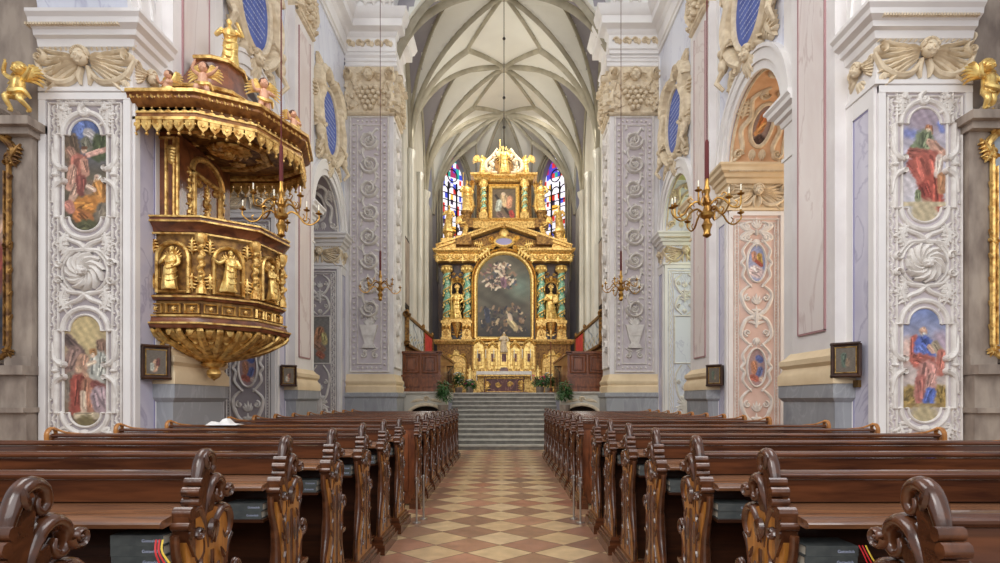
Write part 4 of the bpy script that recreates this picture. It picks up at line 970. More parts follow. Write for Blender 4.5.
def statue(loc, h, a, label, m='gold_bright', arms=None, wings=False, seed=0, cat='statue', attr=None, lean=0, name='statue', plinth=.0, par=None):
    R = root(name, loc, label, cat)
    b = MB(X=RZ(loc, a)); robed(b, h, arms, False, seed, lean); b.build('body', m, R, 50)
    if wings:
        for s in (-1, 1): b = MB(X=RZ(loc, a)); wing(b, h, s); b.build('wing', m, R, 50)
    if attr == 'staff': b = MB(X=RZ(loc, a)); b.tube([(-.17 * h, -.2 * h, 0), (-.14 * h, -.18 * h, 1.12 * h)], .012 * h, 6); b.ell((-.14 * h, -.18 * h, 1.13 * h), .03 * h); b.build('staff', m, R)
    if attr == 'cross': b = MB(X=RZ(loc, a)); b.tube([(.17 * h, -.18 * h, .1 * h), (.2 * h, -.15 * h, 1.1 * h)], .014 * h, 6); b.tube([(.08 * h, -.16 * h, .93 * h), (.31 * h, -.16 * h, .96 * h)], .014 * h, 6); b.build('cross', m, R)
    if attr == 'book': b = MB(X=RZ(loc, a)); b.box(.05 * h, .17 * h, -.22 * h, -.18 * h, .5 * h, .66 * h); b.build('book', m, R)
    return R
def cherub(loc, h, a, label, pose=0, m='skin', name='cherub'):
    R = root(name, loc, label, 'cherub')
    b = MB(X=RZ(loc, a)); putto(b, h, pose); b.build('body', m, R, 50)
    b = MB(X=RZ(loc, a)); b.ell((0, .02 * h, .87 * h), (.118 * h, .11 * h, .105 * h), 10, 7)
    for k in range(10): b.ell((.1 * h * math.cos(k * .63), .02 * h + .09 * h * math.sin(k * .63), .86 * h + .03 * h * math.sin(k * 2)), .035 * h, 6, 4)
    b.build('hair', 'hair' if m == 'skin' else m, R)
    for s in (-1, 1): b = MB(X=RZ(loc, a)); wing(b, h * .95, s, .08); b.build('wing', 'gold_bright', R)
    b = MB(X=RZ(loc, a)); b.tube(smoothp([(-.16 * h, -.06 * h, .42 * h), (0, -.15 * h, .34 * h), (.17 * h, -.06 * h, .38 * h), (.22 * h, .05 * h, .26 * h)], 5), [.03 * h, .055 * h, .05 * h, .02 * h], 6); b.build('sash', 'gold_bright', R)
    return R

# ------------------------------------------------------------------ pews
def pew_end(R, sx, x0=0.0):
    """carved aisle end: honey panel, dark rim, three-storey scroll crest. local: t = depth, z = height"""
    T = .05
    B = MB(X=Matrix.Diagonal((sx, 1, 1, 1)))
    body = [(-.23, .15), (.25, .15), (.22, .28), (.16, .45), (.17, .6), (.2, .68), (.15, .74), (.14, .82), (.16, .9), (.13, .99), (.02, 1.03), (-.13, 1.03), (-.17, .9), (-.15, .74), (-.15, .58), (-.19, .42), (-.23, .28)]
    B.prism(body, 0.008, T - .004, 'x'); B.build('end_panel', 'end_panel', R)
    B = MB(X=Matrix.Diagonal((sx, 1, 1, 1)))
    def P(pts): return smoothp([(T / 2, t, z) for t, z in pts], 4)
    tb = lambda pts, r, sq=2.2: B.tube(P(pts), [q * .86 for q in r], 12, up=(1, 0, 0), squash=sq * .62)
    tb([(-.23, .15), (-.235, .28), (-.2, .42), (-.15, .58), (-.15, .74), (-.2, .88), (-.21, .96)], [.016, .018, .03, .018, .016], 2.0)
    tb([(.25, .15), (.23, .28), (.165, .45), (.17, .58), (.2, .66), (.26, .68), (.275, .72), (.25, .745), (.232, .72)], [.018, .016, .026, .018, .02, .018, .012], 2.0)
    tb([(.17, .66), (.14, .76), (.16, .84), (.2, .88)], [.016, .02, .016], 2.)
    B.build('rim', 'carve', R)
    SC = Matrix.Diagonal((1, .82, 1, 1)); B = MB(X=Matrix.Diagonal((sx, 1, 1, 1)) @ SC)
    crest = [(-.15, 1.0), (-.15, 1.03), (-.1, 1.06), (-.09, 1.11), (-.06, 1.17), (-.02, 1.2), (-.0, 1.17), (-.01, 1.12), (.02, 1.07), (.05, 1.08), (.06, 1.05), (.03, 1.01)]
    B.prism(crest, .006, T - .004, 'x')
    tb([(-.09, 1.1), (-.07, 1.17), (-.035, 1.225), (.01, 1.24), (.05, 1.222), (.062, 1.185), (.042, 1.165), (.025, 1.18), (.032, 1.2)], [.016, .024, .024, .022, .018, .014, .01], 2.0)
    tb([(-.04, .99), (-.01, 1.07), (.03, 1.12), (.085, 1.135), (.13, 1.11), (.137, 1.065), (.108, 1.042), (.085, 1.062), (.096, 1.085)], [.016, .026, .026, .024, .02, .015, .01], 2.4)
    tb([(.02, .88), (.045, .95), (.1, 1.0), (.165, 1.0), (.2, .955), (.19, .9), (.155, .885), (.135, .91), (.15, .935)], [.016, .024, .026, .026, .02, .015, .01], 2.6)
    tb([(-.16, 1.02), (-.1, 1.04), (-.06, 1.0), (-.03, .95), (-.01, .87)], [.02, .024, .02, .016], 2.4)
    tb([(-.12, .97), (-.06, .93), (-.05, .86), (-.1, .83), (-.13, .87), (-.11, .9)], [.012, .018, .018, .012], 2.2)
    for t, z, r in ((-.1, 1.135, .018), (-.12, 1.1, .02), (-.125, 1.062, .016), (-.185, 1.028, .026), (-.21, .985, .016), (-.19, .955, .02)):
        B.tube([(-.01, t, z), (T + .008, t, z)], r, 8)
    B.prism([(-.21, .94), (-.15, .86), (-.15, 1.02), (-.21, 1.02)], -.004, T + .004, 'x')
    # shell and leaf carving on the aisle face
    fx = frame((0, 0, 0), (0, -1, 0), (-1, 0, 0)); B.X = Matrix.Diagonal((sx, 1, 1, 1)) @ fx
    r_scroll(B, -.13, 1.08, .04, 0, -1, 1.5, h=.02); r_fan(B, .0, .98, -PI / 2 - .2, .1, 5, 1.6, .02); r_scroll(B, .1, .94, .035, 0, 1, 1.4, h=.02); r_leaf(B, .03, 1.18, PI / 2 - .3, .06, .012, .012)
    B.build('scroll_crest', 'carve', R, 48)
    B = MB(X=Matrix.Diagonal((sx, 1, 1, 1)) @ fx)
    B.band([(0, .2), (0, .5), (0, .86)], .008, .012)
    for e in (-1, 1):
        B.band(smoothp([(e * .17 - .0, .2), (e * .13, .36), (e * .08, .5), (e * .09, .7), (e * .11, .82)], 4), .006, .01)
        [r_leaf(B, e * .1, .26 + .09 * q_, PI / 2 + e * .5 * (-1) ** q_, .06, .008, .012) for q_ in range(7)]; r_leaf(B, e * .05, .8, -PI / 2, .12, .012, .014)
    B.build('leaf_carving', 'carve', R)
    B = MB(X=Matrix.Diagonal((sx, 1, 1, 1)))
    B.box(-.05, T + .05, -.31, .33, 0, .09); B.box(-.03, T + .03, -.28, .3, .09, .13); B.box(-.015, T + .02, -.25, .27, .13, .16)
    B.build('foot', 'pew', R)
def make_pew(sx, L, ledge=True, front=False):
    R = root('pew', (0, 0, 0)); D = Matrix.Diagonal((sx, 1, 1, 1))
    pew_end(R, sx)
    b = MB(X=D); b.box(.055, L - .05, -.01, .02, .12 if not front else .02, 1.13); b.build('backboard', 'pew_dark' if not front else 'stall', R)
    b = MB(X=D); b.box(.055, L - .05, -.022, .015, 1.05, 1.135); b.prism([(-.035, 1.14), (.035, 1.14), (.045, 1.15), (.045, 1.162), (.03, 1.17), (-.025, 1.17), (-.045, 1.158), (-.045, 1.15)], .055, L - .05, 'x'); b.build('top_rail', 'pew', R)
    if ledge:
        b = MB(X=D); b.prism([(-.02, 1.045), (-.235, 1.02), (-.25, 1.01), (-.25, .996), (-.23, .99), (-.02, 1.012)], .055, L - .05, 'x'); b.build('book_ledge', 'ledge', R)
        b = MB(X=D); b.box(.06, L - .06, -.22, -.02, .83, .845); b.box(.06, L - .06, -.05, -.022, .845, 1.01); b.build('book_shelf', 'pew_dark', R)
    else:
        b = MB(X=D)
        for i in range(4):
            x0 = .12 + (L - .24) * i / 4; b.box(x0 + .04, x0 + (L - .24) / 4 - .04, -.03, -.008, .2, .98)
        b.build('back_panel', 'stall', R)
    b = MB(X=D); b.prism([(.02, .44), (.42, .45), (.44, .465), (.43, .48), (.02, .475)], .055, L - .05, 'x'); b.build('seat', 'pew', R)
    if ledge: b = MB(X=D); b.prism([(-.4, .2), (-.2, .17), (-.2, .145), (-.4, .175)], .06, L - .06, 'x'); b.box(.2, .24, -.36, -.25, 0, .17); b.box(L - .3, L - .26, -.36, -.25, 0, .17); b.build('kneeler', 'pew', R)
    b = MB(X=D); b.prism([(-.24, 0), (.4, 0), (.38, .5), (.2, .6), (.12, .95), (.06, 1.12), (.0, 1.16), (-.06, 1.1), (-.22, 1.0)], L - .05, L, 'x')
    b.tube([(L - .025, t, z) for t, z in smoothp([(-.05, 1.1), (-.05, 1.17), (-.01, 1.21), (.035, 1.2), (.045, 1.17), (.025, 1.16)], 4)], [.013, .014, .012, .008], 8, up=(1, 0, 0), squash=1.6)
    b.tube(smoothp([(L - .3, 0, 1.165), (L - .16, 0, 1.175), (L - .08, 0, 1.2), (L - .04, 0, 1.215)], 4), [.006, .009, .013], 6)
    b.build('outer_end', 'end_panel', R)
    return R
ordn = ['first', 'second', 'third', 'fourth', 'fifth', 'sixth', 'seventh', 'eighth', 'ninth']
XL, XR, LEN = -1.16, 1.02, 2.66
for s, x, nm in ((-1, XL, 'left'), (1, XR, 'right')):
    proto = make_pew(s, LEN); panel = make_pew(s, LEN, False, True)
    ch = {}
    for c in bpy.data.objects:
        if c.parent: ch.setdefault(c.parent.name, []).append(c)
    first = True
    for k in range(7):
        o = proto if first else copy_tree(proto, None, None, ch); first = False
        o.location = (x, 1.42 + .84 * k, 0)
        tag(o, 'carved oak pew left of the aisle, %s row from the camera in the front group' % ordn[k] if s < 0 else 'carved oak pew right of the aisle, %s row from the camera in the front group' % ordn[k], 'pew', 'pews %s of the aisle' % nm)
    panel.location = (x, 7.87, 0)
    tag(panel, 'plain-backed panelled pew opening the %s rear block, beside the steel stanchions' % nm, 'pew', 'pews %s of the aisle' % nm)
    for k in range(1, 9):
        o = copy_tree(proto, (x, 7.87 + .8 * k, 0), None, ch)
        tag(o, 'carved oak pew %s of the aisle near the steps, %s row behind the plain-backed pew' % (nm, ordn[k - 1]), 'pew', 'pews %s of the aisle' % nm)
# hymn books on the shelves under the ledges, with their title stamped on the spine
def make_text(txt, size, X, m, parent, name='lettering', ext=.0006):
    cu = bpy.data.curves.new(name, 'FONT'); cu.body = txt; cu.size = size; cu.extrude = ext; cu.align_x = 'CENTER'; cu.align_y = 'CENTER'
    t = bpy.data.objects.new('text_source', cu); COL.objects.link(t); bpy.context.view_layer.update()
    me = bpy.data.meshes.new_from_object(t.evaluated_get(bpy.context.evaluated_depsgraph_get())); bpy.data.objects.remove(t); bpy.data.curves.remove(cu)
    me.transform(X); me.materials.clear(); me.materials.append(M[m]); o = bpy.data.objects.new(name, me); COL.objects.link(o); o.parent = parent; return o
bk = root('hymn_book', (0, 0, 0))
b = MB(); b.box(0, .19, 0, .004, 0, .038); b.box(0, .19, .004, .13, 0, .003); b.box(0, .19, .004, .13, .035, .038); b.build('cover', 'book', bk)
b = MB(); b.box(.005, .185, .004, .125, .003, .035); b.build('page_block', 'page', bk)
make_text('Gotteslob', .015, Matrix.Translation((.145, -.0006, .018)) @ Matrix.Rotation(PI / 2, 4, 'X'), 'letter', bk)
def kidmap():
    ch = {}
    for c in bpy.data.objects:
        if c.parent: ch.setdefault(c.parent.name, []).append(c)
    return ch
ch = kidmap(); first = True; BKS = []
for s, x, nm in ((-1, XL, 'left'), (1, XR, 'right')):
    for k in range(0, 7):
        n = 3 if (s, k) == (-1, 1) else 2
        for j in range(n):
            o = bk if first else copy_tree(bk, None, None, ch); first = False
            o.location = ((x + s * .07) - (.19 if s < 0 else 0) + random.uniform(-.004, .004), 1.42 + .84 * k - .205 + random.uniform(0, .012), .8455 + .0385 * j)
            pos = ['bottom', 'middle', 'top'][j] if n == 3 else ['lower', 'upper'][j]
            tag(o, 'grey hymn book, %s in the stack at the aisle end of %s pew row %s' % (pos, nm, ordn[k]), 'book', 'hymn books under the pew ledges')
def ribbon_marks(loc, label, s):
    R = root('ribbon_markers', loc, label, 'ribbon')
    for i, m in enumerate(('red', 'red', 'yellow')):
        b = MB(); x = loc[0] + .012 * i; b.tube(smoothp([(x, loc[1], loc[2]), (x + .01, loc[1] - .02, loc[2] - .04), (x + .03 + .01 * i, loc[1] - .02, loc[2] - .1), (x + .02 + .015 * i, loc[1] - .01, loc[2] - .15)], 4), .0035, 5, squash=.4); b.build('ribbon', m, R)
ribbon_marks((XL - .085, 2.04, .95), 'red and yellow ribbons hanging from the hymn books of the second left pew', -1)
ribbon_marks((XR + .25, 2.04, .93), 'red and yellow ribbons hanging from the hymn books of the second right pew', 1)
# steel rope posts at the gap between the pew groups
for (x, y, lb) in ((-1.03, 6.72, 'thin steel post beside the left pews, nearer the camera'), (-.98, 6.95, 'thin steel post beside the left pews, farther from the camera'), (.85, 6.95, 'thin steel post beside the right pews, farther from the camera'), (.9, 6.72, 'thin steel post beside the right pews, nearer the camera')):
    R = root('rope_post', (x, y, 0), lb, 'post')
    b = MB(); b.lathe([(.05, 0), (.05, .01), (.012, .02), (.011, .5), (.018, .5), (.018, .53), (.0, .54)], 12, (x, y, 0)); b.build('stem', 'steel', R)
    b = MB(); b.tube([(x, y, .5), (x - .0, y - .05, .47)], .008, 6); b.build('hook', 'steel', R)
# white linen left on the far pew rails
def cloth(loc, w, label):
    b = MB(); rings = []
    for i in range(9):
        x = -w / 2 + w * i / 8; hgt = .05 + .035 * math.sin(i * 1.7) + .02 * math.sin(i * 3.1); hgt *= math.sin(PI * (i + .4) / 8.8)
        rings.append([(loc[0] + x, loc[1] - .11, loc[2]), (loc[0] + x, loc[1] - .06, loc[2] + hgt), (loc[0] + x, loc[1] + .03, loc[2] + hgt * .9), (loc[0] + x, loc[1] + .1, loc[2])])
    b.loft(rings); o = b.build('folded_cloth', 'white_cloth'); tag(o, label, 'cloth')
cloth((-3.15, 6.44, 1.17), .34, 'crumpled white cloth on the left pew rail by the pulpit plinth')

# ------------------------------------------------------------------ pulpit on the left pilaster
PX = (-4.5, 8.1, 0)
PUL = root('pulpit', PX, 'gilded baroque pulpit with fringed canopy hung on the left nave pilaster', 'pulpit')
CAN = [(-4.6, 7.05), (-3.8, 7.05), (-3.22, 7.38), (-2.94, 8.15), (-3.12, 8.85), (-3.6, 9.15), (-4.6, 9.15)]
BOD = [(-4.66, 7.42), (-3.95, 7.45), (-3.45, 7.85), (-3.34, 8.5), (-3.6, 8.95), (-4.4, 9.02)]
def ins(path, f, c=(-4.15, 8.1)): return [(c[0] + (p[0] - c[0]) * f, c[1] + (p[1] - c[1]) * f) for p in path]
def edges(path): return [(path[i], path[i + 1]) for i in range(len(path) - 1)]
def eframe(p, q, z, off=0):
    u = Vector((q[0] - p[0], q[1] - p[1], 0)); L = u.length; u.normalize(); n = Vector((u.y, -u.x, 0)); m = (Vector((p[0], p[1], 0)) + Vector((q[0], q[1], 0))) / 2 + n * off
    return frame((m.x, m.y, z), u, n), L
b = MB(); b.sweep([(0, 4.93), (.03, 4.93), (.03, 4.99), (.0, 5.0), (.0, 5.07), (.07, 5.1), (.1, 5.14), (.1, 5.17), (.13, 5.2), (.13, 5.23), (0, 5.23)], CAN); b.prism(CAN, 5.12, 5.235)
b.build('canopy_cornice', 'gold_brown', PUL)
b = MB(); b.sweep([(.125, 5.195), (.145, 5.195), (.145, 5.235), (.125, 5.235)], CAN); b.sweep([(.03, 4.985), (.045, 4.985), (.045, 5.005), (.03, 5.005)], CAN); b.sweep([(.0, 4.9), (.05, 4.9), (.05, 4.935), (.0, 4.935)], CAN)
for p, q in edges(CAN):
    X, L = eframe(p, q, 5.03, .005); b.X = X; n = max(3, int(L / .1))
    for i in range(n):
        x = -L / 2 + L * (i + .5) / n; r_leaf(b, x - .03, -.02, .7, .07, .016, .02, -.5); r_leaf(b, x + .03, -.02, PI - .7, .07, .016, .02, .5); b.ell((x, .03, .0), .016, 6, 4)
    X, L = eframe(p, q, 5.145, .1); b.X = X
    for i in range(int(L / .085)): x = -L / 2 + .085 * (i + .5); r_leaf(b, x, .035, -PI / 2 + .3, .055, .016, .02); b.ell((x + .04, -.0, 0), .012, 5, 4)
    b.X = None
b.build('gilt_mouldings', 'gold', PUL)
b = MB()
for p, q in edges(CAN):
    X, L = eframe(p, q, 4.9, .03); b.X = X; n = max(3, round(L / .13))
    for i in range(n):
        x = -L / 2 + L * (i + .5) / n; w = L / n * .44
        pl = [(x - w, 0), (x - w, -.06), (x - w * .7, -.1), (x - w * .3, -.12), (x, -.15), (x + w * .3, -.12), (x + w * .7, -.1), (x + w, -.06), (x + w, 0)]
        b.prism(pl[::-1], -.012, .012); b.ell((x, -.17, 0), .022, 6, 5); b.ell((x, -.06, .012), (w * .4, .035, .015), 6, 4); b.ell((x + L / n / 2, -.05, 0), .014, 5, 4)
    b.X = None
b.build('lambrequin_fringe', 'gold', PUL)
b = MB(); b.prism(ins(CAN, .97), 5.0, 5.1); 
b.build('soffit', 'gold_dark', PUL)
b = MB()
for f in (.9, .55): b.sweep([(0, 4.96), (.05, 4.94), (.09, 4.96), (.09, 5.01), (0, 5.01)], ins(CAN, f))
for p, q in edges(ins(CAN, .75)):
    X, L = eframe(p, q, 4.99); 
b.X = Matrix.Translation((-4.0, 8.1, 4.99)) @ Matrix.Rotation(PI, 4, 'X'); r_rosette(b, .1, 0, .3, .05, 10)
for k in range(7): r_acanthus(b, .1 + .38 * math.cos(k * .9), .38 * math.sin(k * .9), k * .9, .3, .02)
b.build('soffit_ornament', 'gold', PUL)
b = MB(); b.sweep([(0, 5.23), (.08, 5.23), (.08, 5.3), (.02, 5.36), (-.1, 5.42), (-.1, 5.23)], ins(CAN, .78, (-4.2, 8.1))); b.prism(ins(CAN, .78, (-4.2, 8.1)), 5.24, 5.4)
b.build('canopy_step', 'stucco_warm', PUL)
t2 = ins(CAN, .52, (-4.25, 8.15)); t3 = ins(CAN, .3, (-4.1, 8.15))
b = MB(); b.loft([[(p[0], p[1], 5.4) for p in t2], [(p[0], p[1], 5.62) for p in t2], [(p[0], p[1], 5.75) for p in ins(CAN, .42, (-4.2, 8.15))], [(p[0], p[1], 6.1) for p in t3], [(p[0], p[1], 6.18) for p in t3]]); b.build('canopy_roof', 'redwood', PUL)
b = MB()
for z, pp in ((5.42, t2), (5.6, t2), (6.12, t3)): b.sweep([(0, z), (.04, z), (.05, z + .03), (.02, z + .06), (0, z + .06)], pp)
for p, q in edges(t2):
    X, L = eframe(p, q, 5.52, .0); b.X = X; r_acanthus(b, -.05, 0, PI, L * .35, .03); r_acanthus(b, .05, 0, 0, L * .35, .03)
b.X = None; b.build('roof_gilding', 'gold', PUL)
statue((-3.93, 8.15, 6.18), .72, .35, 'gilded figure with raised hand crowning the pulpit canopy', 'gold_bright', [((-.22, -.05, .62), (-.12, -.2, .6)), ((.24, -.05, .68), (.16, -.15, .84))], False, 2)
cherub((-4.27, 7.25, 5.24), .42, -.3, 'painted cherub at the left front of the pulpit canopy', 1)
cherub((-3.8, 7.2, 5.24), .5, .1, 'largest painted cherub waving at the front corner of the pulpit canopy', 2)
cherub((-3.2, 7.6, 5.24), .52, .6, 'painted cherub on the right front corner of the pulpit canopy', 0)
cherub((-3.05, 8.25, 5.24), .42, 1.0, 'painted cherub at the far right end of the pulpit canopy', 1)
# back wall of the pulpit
b = MB(); b.prism([(-4.72, 7.5), (-4.3, 7.5), (-4.3, 8.95), (-4.42, 8.95), (-4.42, 7.6), (-4.72, 7.6)], 3.7, 4.98); b.build('back_wall', 'redwood', PUL)
b = MB(X=frame((-4.3, 8.25, 0), (0, 1, 0), (1, 0, 0)))
r_frame(b, -.36, .36, 3.85, 4.6, .035, .05); b.band([(.42 * math.cos(PI * i / 14), 4.6 + .28 * math.sin(PI * i / 14)) for i in range(15)], .04, .06); r_acanthus(b, 0, 4.3, PI / 2, .26, .03); r_rosette(b, 0, 4.26, .1, .03, 8); r_acanthus(b, 0, 4.22, -PI / 2, .26, .03)
for e in (-1, 1): r_scroll(b, e * .24, 4.5, .08, 0, e, 1.3, h=.04); r_chain(b, e * .46, 3.85, e * .46, 4.6, .1, .03, .1)
b.X = frame((-4.54, 7.5, 0), (1, 0, 0), (0, -1, 0))
for i in range(3): r_scroll(b, -.14, 3.95 + .38 * i, .1, 0, (-1) ** i, 1.3, w=.03, h=.08); r_acanthus(b, -.17, 3.85 + .38 * i, PI / 2 + .2, .36, .05)
r_frame(b, -.2, .2, 3.75, 4.9, .02, .03)
b.X = frame((-4.36, 7.5, 0), (1, 0, 0), (0, -1, 0)); b.band([(-.08, 3.75), (-.08, 4.3), (-.08, 4.9)], .02, .04); b.band([(.07, 3.75), (.07, 4.3), (.07, 4.9)], .02, .04)
for i in range(5): b.ell((0, 4.75 - .04 * i, .02), (.07 - .005 * i, .05, .04), 7, 5)
b.build('back_wall_gilding', 'gold', PUL)
# body of the pulpit
b = MB(); b.prism(BOD, 2.5, 3.7); b.build('parapet', 'gold_dark', PUL)
b = MB(); b.sweep([(0, 3.62), (.04, 3.64), (.05, 3.68), (.09, 3.72), (.12, 3.75), (.12, 3.79), (.09, 3.83), (0, 3.84)], BOD); b.prism(ins(BOD, 1.02), 3.68, 3.83); b.sweep([(0, 2.36), (.12, 2.38), (.14, 2.42), (.1, 2.47), (.08, 2.52), (0, 2.54)], BOD); b.sweep([(0, 2.74), (.05, 2.75), (.07, 2.79), (.04, 2.82), (0, 2.82)], BOD); b.build('rail_mouldings', 'redwood', PUL)
b = MB()
for (z, o) in ((3.60, .05), (3.74, .125), (3.8, .125), (2.43, .14), (2.53, .085), (2.78, .07)): b.sweep([(o - .01, z), (o + .012, z), (o + .012, z + .022), (o - .01, z + .022)], BOD)
for p, q in edges(BOD)[:4]:
    X, L = eframe(p, q, 0, .01); b.X = X
    w = L * .5
    n = 3 if L > .5 else 2
    for i in range(n):                                    # row of little square panels
        x = -L / 2 + L * (i + .5) / n; r_frame(b, x - L / n * .36, x + L / n * .36, 2.585, 2.7, .012, .035); b.ell((x, 2.64, .01), (.03, .03, .02), 6, 4); r_fan(b, x, 2.64, 0, .05, 6, 5.4, .02)
    hw = L * .28                                          # arched shell niche
    b.band([(-hw, 2.84), (-hw, 3.3)] + [(-hw * math.cos(PI * i / 12), 3.3 + hw * math.sin(PI * i / 12)) for i in range(1, 12)] + [(hw, 3.3), (hw, 2.84)], .03, .06)
    r_fan(b, 0, 3.28, PI / 2, hw * .9, 9, 3.0, .04)
    for e in (-1, 1): r_acanthus(b, e * (hw + .05), 3.35, PI / 2, .22, .04); r_acanthus(b, e * (hw + .05), 3.1, -PI / 2, .24, .04)
    b.band([(-hw, 2.86), (0, 2.86), (hw, 2.86)], .02, .05)
b.X = None; b.build('niche_gilding', 'gold', PUL)
for i, (p, q) in enumerate(edges(BOD)[:3]):
    X, L = eframe(p, q, 0, .05); a = math.atan2(q[1] - p[1], q[0] - p[0]); u = X @ Vector((0, 2.88, .03))
    o = statue((u.x, u.y, u.z), .56 if i < 2 else .5, a, ['gilded relief saint in the left niche of the pulpit', 'gilded relief saint with outstretched arm in the middle pulpit niche', 'gilded relief saint in the right-hand pulpit niche'][i], 'gold_bright', [None, [((-.25, -.04, .66), (-.38, -.08, .75)), ((.22, -.05, .6), (.1, -.18, .58))], None][i], seed=i + 5)
b = MB()
for (x, y) in BOD[:5]:
    n = Vector((x + 4.15, y - 8.1)).normalized(); cx, cy = x + n.x * .03, y + n.y * .03; rings = []
    for i in range(33):
        t = i / 32; a = t * 4 * 2 * PI; r = .042
        rings.append([(cx + .014 * math.cos(a) + r * math.cos(2 * PI * j / 8), cy + .014 * math.sin(a) + r * math.sin(2 * PI * j / 8), 2.95 + .52 * t) for j in range(8)])
    b.loft(rings); b.lathe([(.065, 2.83), (.065, 2.88), (.045, 2.95)], 8, (cx, cy, 0)); b.lathe([(.045, 3.46), (.075, 3.53), (.08, 3.6), (.06, 3.62)], 8, (cx, cy, 0))
    b.ell((cx + n.x * .04, cy + n.y * .04, 3.3), .04, 6, 5); b.ell((cx + n.x * .04, cy + n.y * .04, 3.1), .035, 6, 5)
b.build('corner_columns', 'gold', PUL)
bp = [(-4.35, 8.1)]
b = MB(); b.loft([[(p[0], p[1], z) for p in ins(BOD, f, (-4.12, 8.1))] for f, z in ((1.0, 2.4), (1.0, 2.36), (.9, 2.26), (.66, 2.14), (.38, 2.06), (.2, 2.0), (.13, 1.94))]); b.build('bowl', 'gold_dark', PUL)
b = MB()
for i, (p, q) in enumerate(edges(BOD)):
    for tt in (0, .33, .66):
        ex = p[0] + (q[0] - p[0]) * tt; ey = p[1] + (q[1] - p[1]) * tt
        f = lambda g: (-4.12 + (ex + 4.12) * g, 8.1 + (ey - 8.1) * g)
        pts = [(*f(.16), 2.0), (*f(.42), 2.07), (*f(.72), 2.15), (*f(.98), 2.25), (*f(1.12), 2.35), (*f(1.08), 2.4)]
        b.tube(smoothp(pts, 3), [.03, .06, .065, .05, .045, .03], 6, squash=.6)
        for g in (.5, .75, .95):
            z = 2.0 + .3 * g; b.ell((*f(g + .03), z - .02), .045, 6, 4)
for ring_, (g, z, L_) in enumerate(((.95, 2.3, .3), (.7, 2.2, .26), (.45, 2.12, .2))):
    for i, (p, q) in enumerate(edges(BOD)):
        for tt in (.16, .5, .84):
            ex = p[0] + (q[0] - p[0]) * tt + 4.12; ey = p[1] + (q[1] - p[1]) * tt - 8.1
            P_ = lambda h_, z_: (-4.12 + ex * h_, 8.1 + ey * h_, z_)
            b.tube(smoothp([P_(g - .25, z - .1), P_(g, z - .03), P_(g + .14, z + .06), P_(g + .17, z - .01)], 3), [.03, .075, .07, .02], 6, squash=.55)
            for e in (-1, 1):
                d_ = Vector((-ey, ex)).normalized() * .07 * e
                A_ = P_(g + .02, z); b.tube(smoothp([A_, (A_[0] + d_.x, A_[1] + d_.y, A_[2] + .03), (A_[0] + 1.5 * d_.x, A_[1] + 1.5 * d_.y, A_[2] - .03)], 3), [.03, .035, .01], 5)
b.lathe([(.12, 2.0), (.17, 1.96), (.14, 1.92), (.06, 1.9), (.09, 1.87), (.1, 1.82), (.07, 1.77), (.02, 1.74), (0.002, 1.72)], 12, (-4.12, 8.1, 0)); b.build('acanthus_bowl_carving', 'gold', PUL)

# ------------------------------------------------------------------ chandeliers
def chandelier(loc, sc, label, top=13.4):
    R = root('chandelier', loc, label, 'chandelier', 'brass chandeliers hanging over the pews')
    x, y, z = loc
    b = MB(); pr = [(.0, -.02), (.035, 0), (.06, .02), (.045, .05), (.05, .1), (.075, .16), (.05, .2), (.04, .24), (.09, .28), (.1, .32), (.06, .36), (.04, .42), (.065, .46), (.045, .52), (.03, .58), (.05, .64), (.03, .7), (.025, .8), (.01, .82)]
    b.lathe([(r * sc, h * sc) for r, h in pr], 12, loc); b.build('stem', 'brass', R)
    for k in range(8):
        a = 2 * PI * k / 8 + .2; ca, sa = math.cos(a), math.sin(a); L = .52 if k % 2 == 0 else .44; zo = .3 if k % 2 == 0 else .44
        P = lambda r, h: (x + ca * r * sc, y + sa * r * sc, z + h * sc)
        b = MB(); b.tube(smoothp([P(.05, zo), P(.14, zo + .07), P(.24, zo + .02), P(.32, zo - .08), P(.42, zo - .1), P(L, zo - .02), P(L, zo + .05)], 4), [.016 * sc, .014 * sc, .012 * sc, .011 * sc], 6)
        b.tube(smoothp([P(.2, zo + .04), P(.26, zo + .1), P(.22, zo + .13), P(.19, zo + .1)], 4), .008 * sc, 5); b.tube(smoothp([P(.36, zo - .1), P(.4, zo - .04), P(.37, zo - .01)], 3), .008 * sc, 5)
        b.lathe([(.005, 0), (.045 * sc, .02 * sc), (.05 * sc, .03 * sc), (.015 * sc, .035 * sc), (.018 * sc, .07 * sc), (.0, .07 * sc)], 10, P(L, zo + .04)); arm = b.build('arm', 'brass', R)
        b = MB(); b.lathe([(.009 * sc, 0), (.009 * sc, .09 * sc), (.002, .1 * sc)], 8, P(L, zo + .1)); b.build('candle', 'candle', arm)
    b = MB(); b.lathe([(.03 * sc, .8 * sc), (.028 * sc, 1.3 * sc), (.012 * sc, 1.34 * sc)], 10, loc); b.build('rope_sleeve', 'rope', R)
    b = MB(); b.tube([(x, y, z + 1.3 * sc), (x, y, top)], .008, 6); b.build('rope', 'rope', R)
chandelier((-2.58, 6.6, 3.34), .8, 'brass branched chandelier hanging low in front of the pulpit')
chandelier((2.35, 6.6, 3.34), .84, 'brass branched chandelier on a red rope at the right side of the nave')
chandelier((-3.3, 15.2, 4.1), 1.0, 'smaller-looking brass chandelier before the left chancel pier')
chandelier((3.12, 15.2, 4.1), 1.0, 'smaller-looking brass chandelier before the right chancel pier')
b = MB(); b.tube([(0, 18.3, 14.3), (0, 18.3, 9.0)], .012, 6)
for z in (13.05, 11.15, 10.2): b.ell((0, 18.3, z), .05, 8, 6)
tag(b.build('hanging_cord', 'cord'), 'thin dark cord with small weights hanging from the vault before the altar', 'cord')

